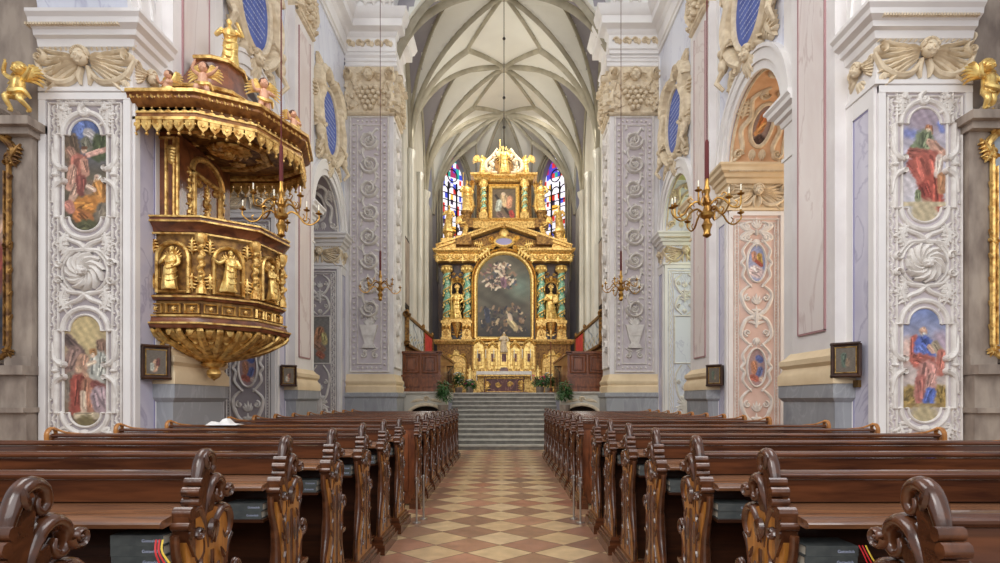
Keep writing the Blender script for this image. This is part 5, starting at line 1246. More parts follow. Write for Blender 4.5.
# ------------------------------------------------------------------ high altar
AY = 25.5; AK = AY / F
def ax(px, k=AK): return (px - 504) * k
def az(py, y=AY): return H + (400 - py) * y / F
RT = root('high_altar_retable', (0, AY, ZC), 'two-storey gilded high altar retable with green twisted columns and large painting', 'altar')
def Ab(x0, x1, y0, y1, z0, z1, name, m): b = MB(); b.box(x0, x1, y0, y1, z0, z1); return b.build(name, m, RT)
# podium with two gilded doors
b = MB()
for s in (-1, 1): b.box(s * 1.35, s * 2.95, AY - .25, AY + .6, ZC, az(345)); 
b.box(-1.4, 1.4, AY + .1, AY + .6, ZC, az(343)); b.build('podium', 'gold_dark', RT)
b = MB()
for s in (-1, 1):
    b.sweep([(0, az(345)), (.06, az(345)), (.1, az(343.5)), (.14, az(342)), (.14, az(340.5)), (0, az(340))], [(s * 2.98, AY + .4), (s * 2.98, AY - .28), (s * 1.33, AY - .28), (s * 1.33, AY + .4)] if s < 0 else [(s * 1.33, AY + .4), (s * 1.33, AY - .28), (s * 2.98, AY - .28), (s * 2.98, AY + .4)])
    b.box(s * 1.33, s * 2.98, AY - .28, AY + .4, az(345), az(340.2))
b.box(-1.4, 1.4, AY + .02, AY + .5, az(344), az(341)); b.build('podium_cornice', 'gold', RT)
for s in (-1, 1):
    X = frame((s * 2.12, AY - .26, 0), (1, 0, 0), (0, -1, 0))
    b = MB(X=X); b.prism([(-.42, ZC), (.42, ZC), (.42, 3.1)] + [(.42 * math.cos(PI * i / 10), 3.1 + .3 * math.sin(PI * i / 10)) for i in range(1, 10)] + [(-.42, 3.1)], 0, .03); d = b.build('side_door', 'gold', RT)
    b = MB(X=X); b.band([(-.46, ZC), (-.46, 3.1)] + [(-.46 * math.cos(PI * i / 12), 3.1 + .34 * math.sin(PI * i / 12)) for i in range(1, 12)] + [(.46, 3.1), (.46, ZC)], .05, .08)
    r_frame(b, -.28, .28, 1.9, 2.9, .025, .05); r_acanthus(b, 0, 2.0, PI / 2, .8, .05)
    for e in (-1, 1): r_acanthus(b, e * .62, 1.9, PI / 2, 1.1, .05); r_scroll(b, e * .3, 3.4, .15, 0, e, 1.4, h=.08)
    r_fan(b, 0, 3.4, PI / 2, .3, 7, 2.4, .08); b.build('door_carving', 'gold_bright', d)
# back boards
def board(pts, y0, y1, name, m):
    b = MB(); b.prism([(ax(x), az(y)) for x, y in pts][::-1], y0, y1, 'y'); return b.build(name, m, RT)
board([(438, 343), (438, 250), (470, 232), (504, 222), (538, 232), (570, 250), (570, 343)], AY + .1, AY + .5, 'back_board', 'dark_brown')
board([(476, 232), (477, 172), (531, 172), (532, 232)], AY + .15, AY + .5, 'upper_back_board', 'gold_dark')
# columns on pedestals
def twisted(x, y, z0, z1, r, nm='twisted_column'):
    b = MB(); rings = []; n = 56; turns = 4
    for i in range(n + 1):
        t = i / n; a = t * turns * 2 * PI
        rings.append([(x + r * .25 * math.cos(a) + r * .85 * math.cos(2 * PI * j / 12), y + r * .25 * math.sin(a) + r * .85 * math.sin(2 * PI * j / 12), z0 + (z1 - z0) * t) for j in range(12)])
    b.loft(rings); c = b.build(nm, 'green_twist', RT)
    b = MB(); b.tube([(x + (r * 1.02) * math.cos(t * turns * 2 * PI + 1) , y + (r * 1.02) * math.sin(t * turns * 2 * PI + 1), z0 + (z1 - z0) * t) for t in [i / 90 for i in range(91)]], r * .2, 6)
    for i in range(28):
        t = (i + .5) / 28; a = t * turns * 2 * PI + 2.6; b.ell((x + r * math.cos(a), y + r * math.sin(a), z0 + (z1 - z0) * t), (r * .26, r * .2, r * .34), 6, 4)
    b.lathe([(r * 1.5, z0 - .08), (r * 1.5, z0 - .02), (r * 1.1, z0 + .03), (r * 1.2, z0 + .08), (r * .9, z0 + .1)], 12, (x, y, 0))
    b.lathe([(r * .95, z1 - .06), (r * 1.1, z1), (r * 1.5, z1 + .16), (r * 1.7, z1 + .24), (r * 1.6, z1 + .28)], 12, (x, y, 0))
    for i in range(8): b.ell((x + r * 1.35 * math.cos(i * PI / 4), y + r * 1.35 * math.sin(i * PI / 4), z1 + .14), (r * .4, r * .4, r * .7), 6, 5)
    b.build('gilt_vine', 'gold_bright', c)
for px in (447, 467, 541, 561):
    x = ax(px); twisted(x, AY - .1, az(320), az(273), .155)
    b = MB(); b.box(x - .24, x + .24, AY - .34, AY + .14, az(340), az(338)); b.box(x - .2, x + .2, AY - .3, AY + .1, az(338), az(324)); b.box(x - .24, x + .24, AY - .34, AY + .14, az(324), az(321.5))
    b.X = frame((x, AY - .3, 0), (1, 0, 0), (0, -1, 0)); r_putto_head(b, 0, az(328), .09, 1, 1.6); r_acanthus(b, 0, az(337), PI / 2, .3, .04); b.build('pedestal', 'gold', RT)
# niches
for s in (-1, 1):
    x = s * ax(551); X = frame((x, AY + .08, 0), (1, 0, 0), (0, -1, 0))
    b = MB(X=X); b.prism([(-.26, az(321)), (.26, az(321)), (.26, az(288))] + [(.26 * math.cos(PI * i / 8), az(288) + .26 * math.sin(PI * i / 8)) for i in range(1, 8)] + [(-.26, az(288))], 0, .02); nb = b.build('niche', 'void', RT)
    b = MB(X=X); b.band([(-.3, az(321)), (-.3, az(288))] + [(-.3 * math.cos(PI * i / 10), az(288) + .3 * math.sin(PI * i / 10)) for i in range(1, 10)] + [(.3, az(288)), (.3, az(321))], .05, .09)
    r_fan(b, 0, az(288), PI / 2, .24, 7, 2.8, .05); r_putto_head(b, 0, az(279), .1, 1, 2); r_scroll(b, -.15, az(274), .1); r_scroll(b, .15, az(274), .1, 0, -1); r_acanthus(b, 0, az(338), PI / 2, .7, .08)
    b.build('niche_carving', 'gold', nb)
    b = MB(); b.box(x - .3, x + .3, AY - .35, AY + .1, az(323), az(320)); b.lathe([(.03, az(338)), (.1, az(334)), (.2, az(326)), (.24, az(323))], 10, (x, AY - .1, 0)); b.build('niche_bracket', 'gold', RT)
# entablature blocks and the broken pediment
for s in (-1, 1):
    b = MB(); x0, x1 = s * ax(532), s * ax(572); xa, xb = min(x0, x1) + (.1 if s < 0 else .0), max(x0, x1) - (.1 if s > 0 else 0)
    pth = [(xa, AY + .3), (xa, AY - .35), (xb, AY - .35), (xb, AY + .3)]
    b.box(xa, xb, AY - .34, AY + .3, az(263), az(251)); b.sweep([(0, az(263.5)), (.05, az(263)), (.07, az(261)), (.02, az(260.5)), (.02, az(256)), (.1, az(254.5)), (.18, az(253)), (.2, az(251)), (0, az(250.5))], pth)
    b.build('entablature_block', 'gold', RT)
    b = MB(X=frame(((xa + xb) / 2, AY - .37, 0), (1, 0, 0), (0, -1, 0))); w = (xb - xa)
    for i in range(3): b.band([(-w / 2 + w * (i + t / 6) / 3, az(257) - .22 * math.sin(PI * t / 6)) for t in range(7)], .05, .08); r_putto_head(b, -w / 2 + w * (i + .5) / 3, az(259), .07, 0)
    for i in range(4): r_acanthus(b, -w / 2 + w * i / 3, az(255), -PI / 2, .45, .06)
    b.build('garlands', 'gold_bright', RT)
    b = MB(); p0 = (s * ax(571), az(251)); p1 = (s * ax(505), az(228.5)); d = (-.0, .16)
    for o, t, yy in ((0, .13, .42), (.12, .07, .5)):
        b.prism([(p0[0], p0[1] + o), (p1[0], p1[1] + o), (p1[0], p1[1] + o + t), (p0[0], p0[1] + o + t)] if s < 0 else [(p1[0], p1[1] + o), (p0[0], p0[1] + o), (p0[0], p0[1] + o + t), (p1[0], p1[1] + o + t)], AY - yy, AY + .3, 'y')
    b.build('pediment_cornice', 'gold', RT)
    board([(504 + s * 2, 232), (504 + s * 62, 250.5), (504 + s * 34, 250.5), (504 + s * 2, 246)][::(1 if s > 0 else -1)], AY - .1, AY + .1, 'pediment_field', 'gold_dark')
# arched frame and main painting
def arch_outline(px0, px1, pyb, pys, n=16):
    c = (px0 + px1) / 2; r = (px1 - px0) / 2
    return [(ax(px0), az(pyb)), (ax(px0), az(pys))] + [(ax(c - r * math.cos(PI * i / n)), az(pys - r * math.sin(PI * i / n))) for i in range(1, n)] + [(ax(px1), az(pys)), (ax(px1), az(pyb)), (ax(px0), az(pyb))]
X = frame((0, AY + .05, 0), (1, 0, 0), (0, -1, 0))
b = MB(X=X); b.band(arch_outline(475.5, 532.5, 338.5, 281), .1, .14, 5); b.build('arched_frame', 'gold_bright', RT)
b = MB(X=X); b.band(arch_outline(472, 536, 341, 281), .05, .2, 4); b.build('outer_arch_moulding', 'gold', RT)
def pbg(u, v):
    n = np.sin(u * 9 + 2 * np.sin(v * 13)) * np.sin(v * 11 + u * 4)
    base = np.array((92, 84, 66), float) * (1 + .2 * n[..., None]); g = np.clip((v - .75) * 3, 0, 1)[..., None] * np.clip(1 - u * 1.6, 0, 1)[..., None]
    base = base * (1 - g) + np.array((196, 160, 80)) * g; t = np.clip(1 - np.hypot(u - .8, (v - .6) * 1.5) * 3, 0, 1)[..., None]; base = base * (1 - t) + np.array((110, 136, 118)) * t
    dd = np.clip((.22 - v) * 4, 0, .7)[..., None]; return base * (1 - dd) + np.array((44, 38, 34)) * dd
rr = random.Random(4); st = []
for i in range(150):
    a = rr.random() * 6.28; q = rr.random() ** .5; cx = .42 + .3 * q * math.cos(a); cy = .72 + .17 * q * math.sin(a)
    c = rr.choice([(206, 176, 140), (150, 110, 80), (60, 54, 50), (190, 150, 120), (120, 100, 90), (226, 204, 170), (130, 80, 80), (80, 84, 100)])
    st.append((cx, cy, cx + rr.uniform(-.07, .07), cy + rr.uniform(-.04, .04), rr.uniform(.008, .024), c))
for i in range(130):
    cx = rr.uniform(.08, .92); cy = rr.uniform(.06, .36); c = rr.choice([(160, 124, 90), (60, 50, 44), (200, 170, 120), (96, 76, 60), (44, 46, 60), (150, 110, 70), (90, 70, 66)])
    st.append((cx, cy, cx + rr.uniform(-.05, .05), cy + rr.uniform(-.05, .05), rr.uniform(.008, .026), c))
st += [(.48, .68, .5, .62, .05, (140, 90, 110)), (.6, .2, .72, .1, .05, (206, 180, 120)), (.6, .26, .62, .22, .04, (216, 186, 150)), (.18, .32, .2, .2, .05, (60, 66, 90))]
pw, phh = ax(531) - ax(477), az(253) - az(337)
paint_panel('altar_painting', pw, phh, 90, 140, st, pbg, frame((ax(504), AY + .04, (az(253) + az(337)) / 2), (1, 0, 0), (0, -1, 0)), RT, 'canvas',
    lambda u, v: v < .66 or ((u - .5) * 54) ** 2 + ((v - .66) * 84) ** 2 < 27.5 ** 2 * 1.02, 2, lab='dark oil painting of figures rising through clouds')
# cartouche in the pediment and the foliage around it
b = MB(X=frame((0, AY - .12, 0), (1, 0, 0), (0, -1, 0))); b.prism(oval_pts(0, az(242.5), .36, .15, 20)[:-1], 0, .05); b.build('cartouche_field', 'violet_edge', RT)
b = MB(X=frame((0, AY - .12, 0), (1, 0, 0), (0, -1, 0))); b.band(oval_pts(0, az(242.5), .42, .21, 24), .07, .12)
for e in (-1, 1):
    r_scroll(b, e * .55, az(240), .2, 0, e, 1.5, h=.12); r_scroll(b, e * .5, az(248), .16, 0, -e, 1.5, h=.12); r_acanthus(b, e * .6, az(249), -PI / 2 + e * .9, .8, .1); r_acanthus(b, e * .9, az(246), e * .2 if e > 0 else PI - .2, .5, .08)
    b.band(smoothp([(e * .6, az(247)), (e * 1.0, az(250)), (e * 1.25, az(256)), (e * 1.4, az(263))], 4), [.05, .1, .09, .04], .12); r_scroll(b, e * 1.38, az(258), .14, 0, e, 1.4, h=.1)
r_fan(b, 0, az(237), PI / 2, .4, 9, 2.6, .1); b.build('cartouche_carving', 'gold_bright', RT)
# upper storey
b = MB(); b.box(ax(473), ax(535), AY - .2, AY + .4, az(229), az(221)); b.sweep([(0, az(222)), (.06, az(221.5)), (.1, az(220)), (0, az(219.5))], [(ax(473), AY + .4), (ax(473), AY - .2), (ax(535), AY - .2), (ax(535), AY + .4)]); b.box(ax(473), ax(535), AY - .2, AY + .4, az(222), az(219.6)); b.build('upper_plinth', 'gold', RT)
b = MB(); pth = [(ax(475), AY + .4), (ax(475), AY - .22), (ax(488), AY - .22), (ax(490), AY - .05), (ax(518), AY - .05), (ax(520), AY - .22), (ax(533), AY - .22), (ax(533), AY + .4)]
b.sweep([(0, az(182)), (.04, az(181)), (.04, az(180)), (.1, az(178.5)), (.18, az(177.5)), (.2, az(176)), (0, az(175.5))], pth); b.prism(pth, az(182), az(175.6)); b.build('upper_cornice', 'gold', RT)
for px in (483.5, 524.5):
    twisted(ax(px), AY - .08, az(213), az(188), .12, 'upper_twisted_column')
    b = MB(); b.box(ax(px) - .19, ax(px) + .19, AY - .28, AY + .1, az(220), az(214.5)); b.build('upper_pedestal', 'gold', RT)
X = frame((0, AY + .1, 0), (1, 0, 0), (0, -1, 0))
b = MB(X=X); r_frame(b, ax(491), ax(517), az(223), az(186.5), .07, .1); r_fan(b, 0, az(221), PI / 2, .22, 5, 2, .1); r_frame(b, ax(489), ax(519), az(225), az(184.5), .035, .12); b.build('upper_frame', 'gold_bright', RT)
paint_panel('upper_painting', ax(516) - ax(492), az(188) - az(222), 44, 60, [(.15, .8, .7, .25, .05, (40, 30, 24)), (.5, .75, .55, .55, .14, (214, 176, 120)), (.3, .6, .25, .4, .12, (170, 176, 160)), (.75, .7, .7, .5, .12, (200, 130, 90)), (.8, .3, .85, .2, .1, (176, 50, 40)), (.3, .25, .5, .15, .13, (120, 90, 76)), (.45, .85, .5, .84, .06, (226, 190, 150))], (104, 84, 60),
    frame((0, AY + .08, (az(188) + az(222)) / 2), (1, 0, 0), (0, -1, 0)), RT, 'canvas', None, 7, lab='small dark oil painting with a diagonal beam and figures')
for s in (-1, 1):
    b = MB(X=frame((0, AY, 0), (1, 0, 0), (0, -1, 0)))
    b.band(smoothp([(s * ax(534), az(184)), (s * ax(537), az(195)), (s * ax(536), az(207)), (s * ax(541), az(215)), (s * ax(549), az(219))], 5), [.06, .1, .12, .14, .1], .25); r_scroll(b, s * ax(545), az(222), .28, 0, s, 1.6, h=.22); r_scroll(b, s * ax(536), az(184), .16, 0, -s, 1.5, h=.18); r_acanthus(b, s * ax(538), az(212), PI / 2 - s * .2, .8, .15)
    b.build('side_volute', 'gold', RT)
    b = MB(); b.lathe([(.3, az(240.5)), (.3, az(239)), (.2, az(238)), (.24, az(234)), (.3, az(233)), (.3, az(232))], 12, (s * ax(559), AY, 0)); b.box(s * ax(559) - .33, s * ax(559) + .33, AY - .3, AY + .3, az(250.5), az(240)); b.build('outer_pedestal', 'gold', RT)
    b = MB(); b.lathe([(.24, az(221)), (.2, az(219)), (.22, az(215)), (.26, az(214)), (.26, az(212))], 12, (s * ax(541.5), AY - .05, 0)); b.box(s * ax(541.5) - .3, s * ax(541.5) + .3, AY - .3, AY + .3, az(229), az(220.5)); b.box(s * ax(544) - .35, s * ax(544) + .35, AY - .45, AY + .25, az(247), az(238)); b.build('upper_statue_pedestal', 'gold_dark', RT)
# crown: shell niche, clouds
b = MB(X=frame((0, AY + .05, 0), (1, 0, 0), (0, -1, 0)))
b.prism([(.42 * math.cos(a) , az(166) + .62 * math.sin(a)) for a in [PI * 2 * i / 24 for i in range(24)]], 0, .12); b.build('crown_niche', 'gold_dark', RT)
b = MB(X=frame((0, AY - .1, 0), (1, 0, 0), (0, -1, 0))); rr = random.Random(8)
for i in range(40):
    a = rr.uniform(-.35, PI + .35); q = rr.uniform(.9, 1.15); b.ell((.56 * q * math.cos(a), az(166) + .56 * q * math.sin(a) - .1, rr.uniform(-.05, .1)), (rr.uniform(.06, .13), rr.uniform(.06, .12), .1), 7, 5)
for e in (-1, 1): b.band(smoothp([(e * .3, az(174)), (e * .75, az(172)), (e * .8, az(164)), (e * .55, az(158)), (e * .3, az(150))], 4), [.06, .1, .08, .05], .14)
b.build('cloud_wreath', 'stucco_warm', RT)
b = MB(X=frame((0, AY - .12, 0), (1, 0, 0), (0, -1, 0)))
for i in range(24): a = 2 * PI * i / 24; r_leaf(b, .26 * math.cos(a), az(157) + .26 * math.sin(a), a, .2 if i % 2 else .12, .02, .03)
b.build('rays', 'gold_bright', RT)
# statues of the altar
st_ = lambda px, py, hpx, a, lb, **k: statue((ax(px), AY + k.pop('dy', -.12), az(py)), hpx * AK, a, lb, **k)
st_(504, 176, 27, 0, 'gilded crowning figure in the cloud wreath at the very top of the high altar', seed=1, dy=-.3, attr='staff')
st_(482, 176, 20, .5, 'gilded winged angel left of the crowning figure on the altar top', wings=True, seed=2)
st_(526, 176, 20, -.5, 'gilded winged angel right of the crowning figure on the altar top', wings=True, seed=3)
st_(466.5, 212, 31, .3, 'gilded saint standing left of the small upper altar painting', seed=4, attr='staff', lean=.05)
st_(541.5, 212, 31, -.3, 'gilded saint standing right of the small upper altar painting', seed=5, attr='staff', lean=-.05)
st_(449, 232, 26, .2, 'outermost gilded saint on the left end of the altar entablature', seed=6)
st_(559, 232, 26, -.2, 'outermost gilded saint on the right end of the altar entablature', seed=7)
st_(464, 238, 19, .7, 'gilded angel reclining on the left slope of the altar pediment', seed=8, wings=True, dy=-.32, lean=.35)
st_(544, 238, 19, -.7, 'gilded angel reclining on the right slope of the altar pediment', seed=9, wings=True, dy=-.32, lean=-.35)
st_(457, 320, 32, 0, 'gilded bishop figure in the left niche between green twisted columns', seed=10, attr='staff')
st_(551, 320, 32, 0, 'gilded saint figure in the right niche between green twisted columns', seed=11, attr='book')
# tabernacle shrine behind the altar table
TY = 24.9; TK = TY / F; tx = lambda px: (px - 504) * TK; tz = lambda py: H + (400 - py) * TK
SH = root('tabernacle_shrine', (0, TY, tz(376)), 'low gilded tabernacle shrine with reliquary bays standing behind the altar table', 'shrine')
b = MB(); b.box(tx(472), tx(536), TY - .05, TY + .2, ZC + .02, tz(346)); b.box(tx(474), tx(534), TY - .12, TY + .2, ZC + .02, tz(369)); b.build('backing', 'gold', SH)
b = MB()
for i in range(12):
    px = 473.5 + 61 * i / 11; b.lathe([(.07, tz(371)), (.07, tz(369.5)), (.045, tz(368.5)), (.045, tz(350)), (.075, tz(348)), (.075, tz(346.5))], 10, (tx(px), TY - .16, 0))
b.build('colonnette_row', 'gold_bright', SH)
for c, w, t in ((479, 10, 340), (493, 9, 343), (504, 12, 336), (515, 9, 343), (529, 10, 340)):
    X = frame((tx(c), TY - .1, 0), (1, 0, 0), (0, -1, 0)); hw = w * TK / 2
    b = MB(X=X); b.prism([(-hw, tz(369)), (hw, tz(369)), (hw, tz(t + 6))] + [(hw * math.cos(PI * i / 10), tz(t + 6) + 5 * TK * math.sin(PI * i / 10)) for i in range(1, 10)] + [(-hw, tz(t + 6))], 0, .12)
    b.band([(-hw, tz(t + 6))] + [(-hw * math.cos(PI * i / 10), tz(t + 6) + 5 * TK * math.sin(PI * i / 10)) for i in range(1, 10)] + [(hw, tz(t + 6))], .05, .16, 4, .1)
    r_scroll(b, -hw * .5, tz(t + 3), .1, h=.2); r_scroll(b, hw * .5, tz(t + 3), .1, 0, -1, h=.2); r_fan(b, 0, tz(t + 1), PI / 2, .18, 5, 2, .18); r_frame(b, -hw * .6, hw * .6, tz(366), tz(352), .025, .15)
    by = b.build('bay', 'gold_bright', SH)
    b = MB(X=X); b.prism([(-hw * .38, tz(362)), (hw * .38, tz(362)), (hw * .38, tz(354)), (-hw * .38, tz(354))], .1, .135); b.build('relic_window', 'darkred_marble', by)
statue((0, TY - .35, tz(353)), 20 * TK, 0, 'pale painted figure above the tabernacle in front of the large painting', 'stucco_warm', seed=12)
for i, px in enumerate((478, 486, 494, 514, 522, 530)):
    x = tx(px); z0 = tz(372)
    R = root('candlestick', (x, 24.45, z0), 'gilded altar candlestick, %s of six on the altar table' % ['leftmost', 'second from left', 'third from left', 'third from right', 'second from right', 'rightmost'][i], 'candlestick', 'altar candlesticks')
    b = MB(); b.lathe([(.08, 0), (.07, .04), (.025, .08), (.045, .16), (.02, .24), (.03, .42), (.02, .5), (.05, .56), (.01, .58)], 10, (x, 24.45, z0)); b.build('holder', 'gold_bright', R)
    b = MB(); b.lathe([(.018, .56), (.018, .95), (.003, .97)], 8, (x, 24.45, z0)); b.build('candle', 'candle', R)
MT = root('altar_table', (0, 24.35, ZC), 'dark red marble altar table with gilded front and white linen cover', 'altar table')
b = MB(); b.box(-.85, .85, 24.1, 24.6, ZC, tz(377)); b.box(-1.0, 1.0, 24.0, 24.65, ZC, ZC + .08); b.build('block', 'darkred_marble', MT)
b = MB(); b.box(-1.12, 1.12, 23.95, 24.65, tz(377), tz(373.5)); b.X = frame((0, 24.09, 0), (1, 0, 0), (0, -1, 0)); r_frame(b, -.78, .78, ZC + .08, tz(379), .03, .04); r_chain(b, -.8, tz(378.5), .8, tz(378.5), .12, .04, .14)
for e in (-1, 1): r_scroll(b, e * .7, tz(384), .16, 0, e, 1.5, h=.06); r_acanthus(b, e * .72, tz(391), PI / 2, .4, .06); r_scroll(b, e * .25, tz(385), .16, 0, e, h=.03)
b.build('gilded_front', 'gold', MT)
b = MB(); b.box(-1.16, 1.16, 23.92, 24.66, tz(373.5), tz(372.3))
for e in (-1, 1): b.box(e * 1.16, e * 1.14, 23.92, 24.6, tz(381), tz(372.5))
b.box(-1.16, 1.16, 23.905, 23.92, tz(375.5), tz(372.3)); b.build('linen_cover', 'white_cloth', MT)
b = MB(); b.box(-.18, .18, 23.96, 24.2, tz(372.3), tz(370.5)); b.prism([(-.16, tz(370.5)), (.16, tz(370.5)), (.14, tz(368.5)), (-.14, tz(368.5))], 24.05, 24.1, 'y'); tag(b.build('missal', 'redwood'), 'brown missal on its stand at the middle of the altar table', 'book')
# processional cross
R = root('processional_cross', (ax(551) * .86, 22.0, ZC), 'tall thin processional cross standing right of the altar', 'cross'); cx = ax(551) * .86
b = MB(); b.tube([(cx, 22, ZC), (cx, 22, 3.75)], .022, 8); b.lathe([(.16, 0), (.14, .05), (.04, .09)], 12, (cx, 22, ZC)); b.build('pole', 'redwood', R)
b = MB(); b.box(cx - .02, cx + .02, 21.98, 22.02, 3.7, 4.15); b.box(cx - .13, cx + .13, 21.98, 22.02, 3.92, 3.97); b.ell((cx, 21.97, 3.92), (.03, .02, .1)); b.build('crucifix', 'gold', R)

# ------------------------------------------------------------------ choir stalls, screens, railings, flowers
for s in (-1, 1):
    nm = 'left' if s < 0 else 'right'
    R = root('choir_stall', (s * 2.7, 18.2, ZC), 'panelled walnut choir stall front on the %s of the chancel' % nm, 'stall')
    x0, x1 = s * 2.05, s * 3.3; zt = 3.02
    b = MB(); b.box(x0, x1, 18.4, 18.5, ZC, zt - .06); b.box(x0, x0 + s * .08, 18.5, 23.5, ZC, zt - .1); b.build('front', 'stall', R)
    b = MB(); b.box(s * 2.0, s * 3.32, 18.34, 18.56, zt - .07, zt); b.box(s * 2.0, s * 3.32, 18.36, 18.5, ZC, ZC + .12); b.box(s * 2.0, s * 3.32, 18.37, 18.5, 2.2, 2.26); b.box(s * 2.0, s * 2.2, 18.34, 23.5, zt - .1, zt - .03); b.build('rail', 'stall', R)
    for i in range(2):
        xa = s * (2.15 + .6 * i); xb = xa + s * .48
        b = MB(); b.box(xa, xb, 18.38, 18.41, 2.34, 2.9); b.X = frame(((xa + xb) / 2, 18.38, 0), (1, 0, 0), (0, -1, 0)); r_frame(b, -.24, .24, 2.34, 2.9, .025, .04); r_frame(b, -.15, .15, 2.42, 2.82, .015, .03); b.prism([(-.22, 1.88), (.22, 1.88), (.22, 2.14), (-.22, 2.14)], -.01, .02); b.build('panel', 'stall', R)
    b = MB(); b.box(s * 3.2, s * 3.3, 18.6, 25.2, ZC, 3.18); b.build('back', 'stall', R)
    # painted screen above the stalls, crested with gilt scrolls
    Q = root('painted_screen', (s * 3.2, 21.5, 3.25), 'white and blue painted screen in gilt frame above the %s choir stalls' % nm, 'screen')
    def sbg(u, v):
        n = np.sin(u * 26 + 3 * np.sin(v * 9)) * np.sin(v * 8 + u * 13); base = np.ones(u.shape + (3,)) * np.array((206, 218, 222)); m_ = (n > .55)[..., None]; base = np.where(m_, np.array((84, 128, 166)), base); m2 = ((n < -.6) & (v < .45))[..., None]; return np.where(m2, np.array((190, 170, 80)), base)
    Xs = frame((s * 3.13, 20.4, 3.7), (0, 1, 0) if s < 0 else (0, -1, 0), (-s, 0, 0))
    b = MB(); b.box(s * 3.14, s * 3.24, 18.5, 24.9, 3.25, 4.15); b.build('board', 'stall', Q)
    paint_panel('painted_field', 3.5, .84, 80, 24, [], sbg, Xs, Q, 'canvas', None, 5)
    b = MB(); b.box(s * 3.12, s * 3.14, 22.3, 24.8, 3.28, 4.1); b.build('red_hanging', 'red_cloth', Q)
    b = MB(); b.box(s * 3.08, s * 3.26, 18.45, 24.95, 4.13, 4.22); b.box(s * 3.08, s * 3.26, 18.45, 24.95, 3.2, 3.28)
    for yy in (18.5, 22.2, 24.9): b.box(s * 3.08, s * 3.2, yy - .05, yy + .05, 3.2, 4.2); b.ell((s * 3.14, yy, 4.3), (.07, .07, .1), 8, 6)
    b.X = frame((s * 3.15, 18.45, 0), (1, 0, 0), (0, -1, 0)); r_scroll(b, -s * .0, 4.25, .16, 0, s, 1.5, h=.08); r_scroll(b, -s * .0, 3.3, .12, 0, -s, 1.5, h=.06); b.build('gilt_frame', 'gold_dark', Q)
    R = root('wall_painting', (s * 3.36, 19, 5.7), 'tall dark framed painting high on the %s choir wall' % nm, 'painting')
    b = MB(); b.box(s * 3.3, s * 3.39, 18.15 + .4, 19.9, 4.6, 6.95); b.build('frame', 'void', R); b = MB(); b.box(s * 3.28, s * 3.3, 18.65, 19.8, 4.7, 6.85); b.build('canvas', 'brownstone', R)
    # iron railing
    R = root('chancel_railing', (s * 2.1, 20.2, ZC), 'low black iron railing on the %s above the chancel steps' % nm, 'railing')
    b = MB(); b.tube([(s * 1.75, 18.0, ZC + .62), (s * 1.75, 19.8, ZC + .9), (s * 2.0, 19.9, ZC + .9)], .022, 6); b.build('handrail', 'black', R)
    for i in range(3): b = MB(); x = s * (1.78 + .1 * i); b.tube([(x, 19.85, ZC), (x, 19.85, ZC + .9)], .011, 5); b.build('baluster', 'black', R)
    for yy, zz in ((18.02, .62), (18.9, .74)): b = MB(); b.tube([(s * 1.75, yy, ZC), (s * 1.75, yy, ZC + zz)], .016, 5); b.build('post', 'black', R)
def leafy(b, c, r, n, rs, L=.16):
    for i in range(n):
        a = rs.uniform(0, 2 * PI); t = rs.uniform(-.5, 1.2); q = rs.uniform(.2, 1)
        p = Vector((c[0] + r[0] * q * math.cos(a) * math.cos(t), c[1] + r[1] * q * math.sin(a) * math.cos(t), c[2] + r[2] * q * math.sin(t)))
        d = Vector((math.cos(a), math.sin(a), rs.uniform(-.6, .8))).normalized() * L; w = d.cross(Vector((0, 0, 1))).normalized() * L * .18
        m = p + d * .5 + Vector((0, 0, .02)); e = p + d - Vector((0, 0, .04)); b.add([tuple(p), tuple(m + w), tuple(e), tuple(m - w), tuple(m + Vector((0, 0, .012)))], [(0, 1, 4), (1, 2, 4), (2, 3, 4), (3, 0, 4)])
def flowers(loc, h, label, kinds, name='flower_arrangement', r=.22, seed=1):
    R = root(name, loc, label, 'flowers'); x, y, z = loc; rs = random.Random(seed)
    b = MB(); b.lathe([(.1, 0), (.14, .05), (.16, .2), (.17, .24), (.13, .24)], 14, loc); b.build('pot', 'brownstone', R)
    b = MB(); leafy(b, (x, y, z + h * .55), (r, r, h * .5), 260, rs); b.build('foliage', 'leaf', R)
    for m, n in kinds:
        b = MB()
        for i in range(n):
            a = rs.uniform(0, 2 * PI); q = rs.uniform(.2, 1); p = (x + r * q * math.cos(a), y + r * q * math.sin(a), z + h * rs.uniform(.55, 1.05)); 
            for k in range(5): b.ell((p[0] + .03 * math.cos(k * 1.26), p[1] + .03 * math.sin(k * 1.26), p[2]), (.028, .028, .02), 6, 4)
        b.build('blossoms', m, R)
flowers((-1.84, 17.25, 1.065), .95, 'green leafy plant beside the top left of the chancel steps', [], 'potted_plant', .2, 1)
flowers((1.84, 17.25, 1.065), .95, 'green leafy plant beside the top right of the chancel steps', [], 'potted_plant', .2, 2)
flowers((1.35, 21.3, ZC), .62, 'pink and red flower arrangement right of the altar', [('pinkfl', 22)], r=.28, seed=3)
flowers((-1.8, 22.6, ZC), .8, 'white flower arrangement left of the altar', [('whitefl', 16)], r=.2, seed=4)
flowers((1.8, 22.9, ZC), .8, 'white flower arrangement farther right of the altar, by the stalls', [('whitefl', 16)], r=.2, seed=5)
flowers((-1.3, 21.6, ZC), .5, 'red flower arrangement at the left foot of the altar', [('pinkfl', 8), ('whitefl', 5)], r=.2, seed=6)

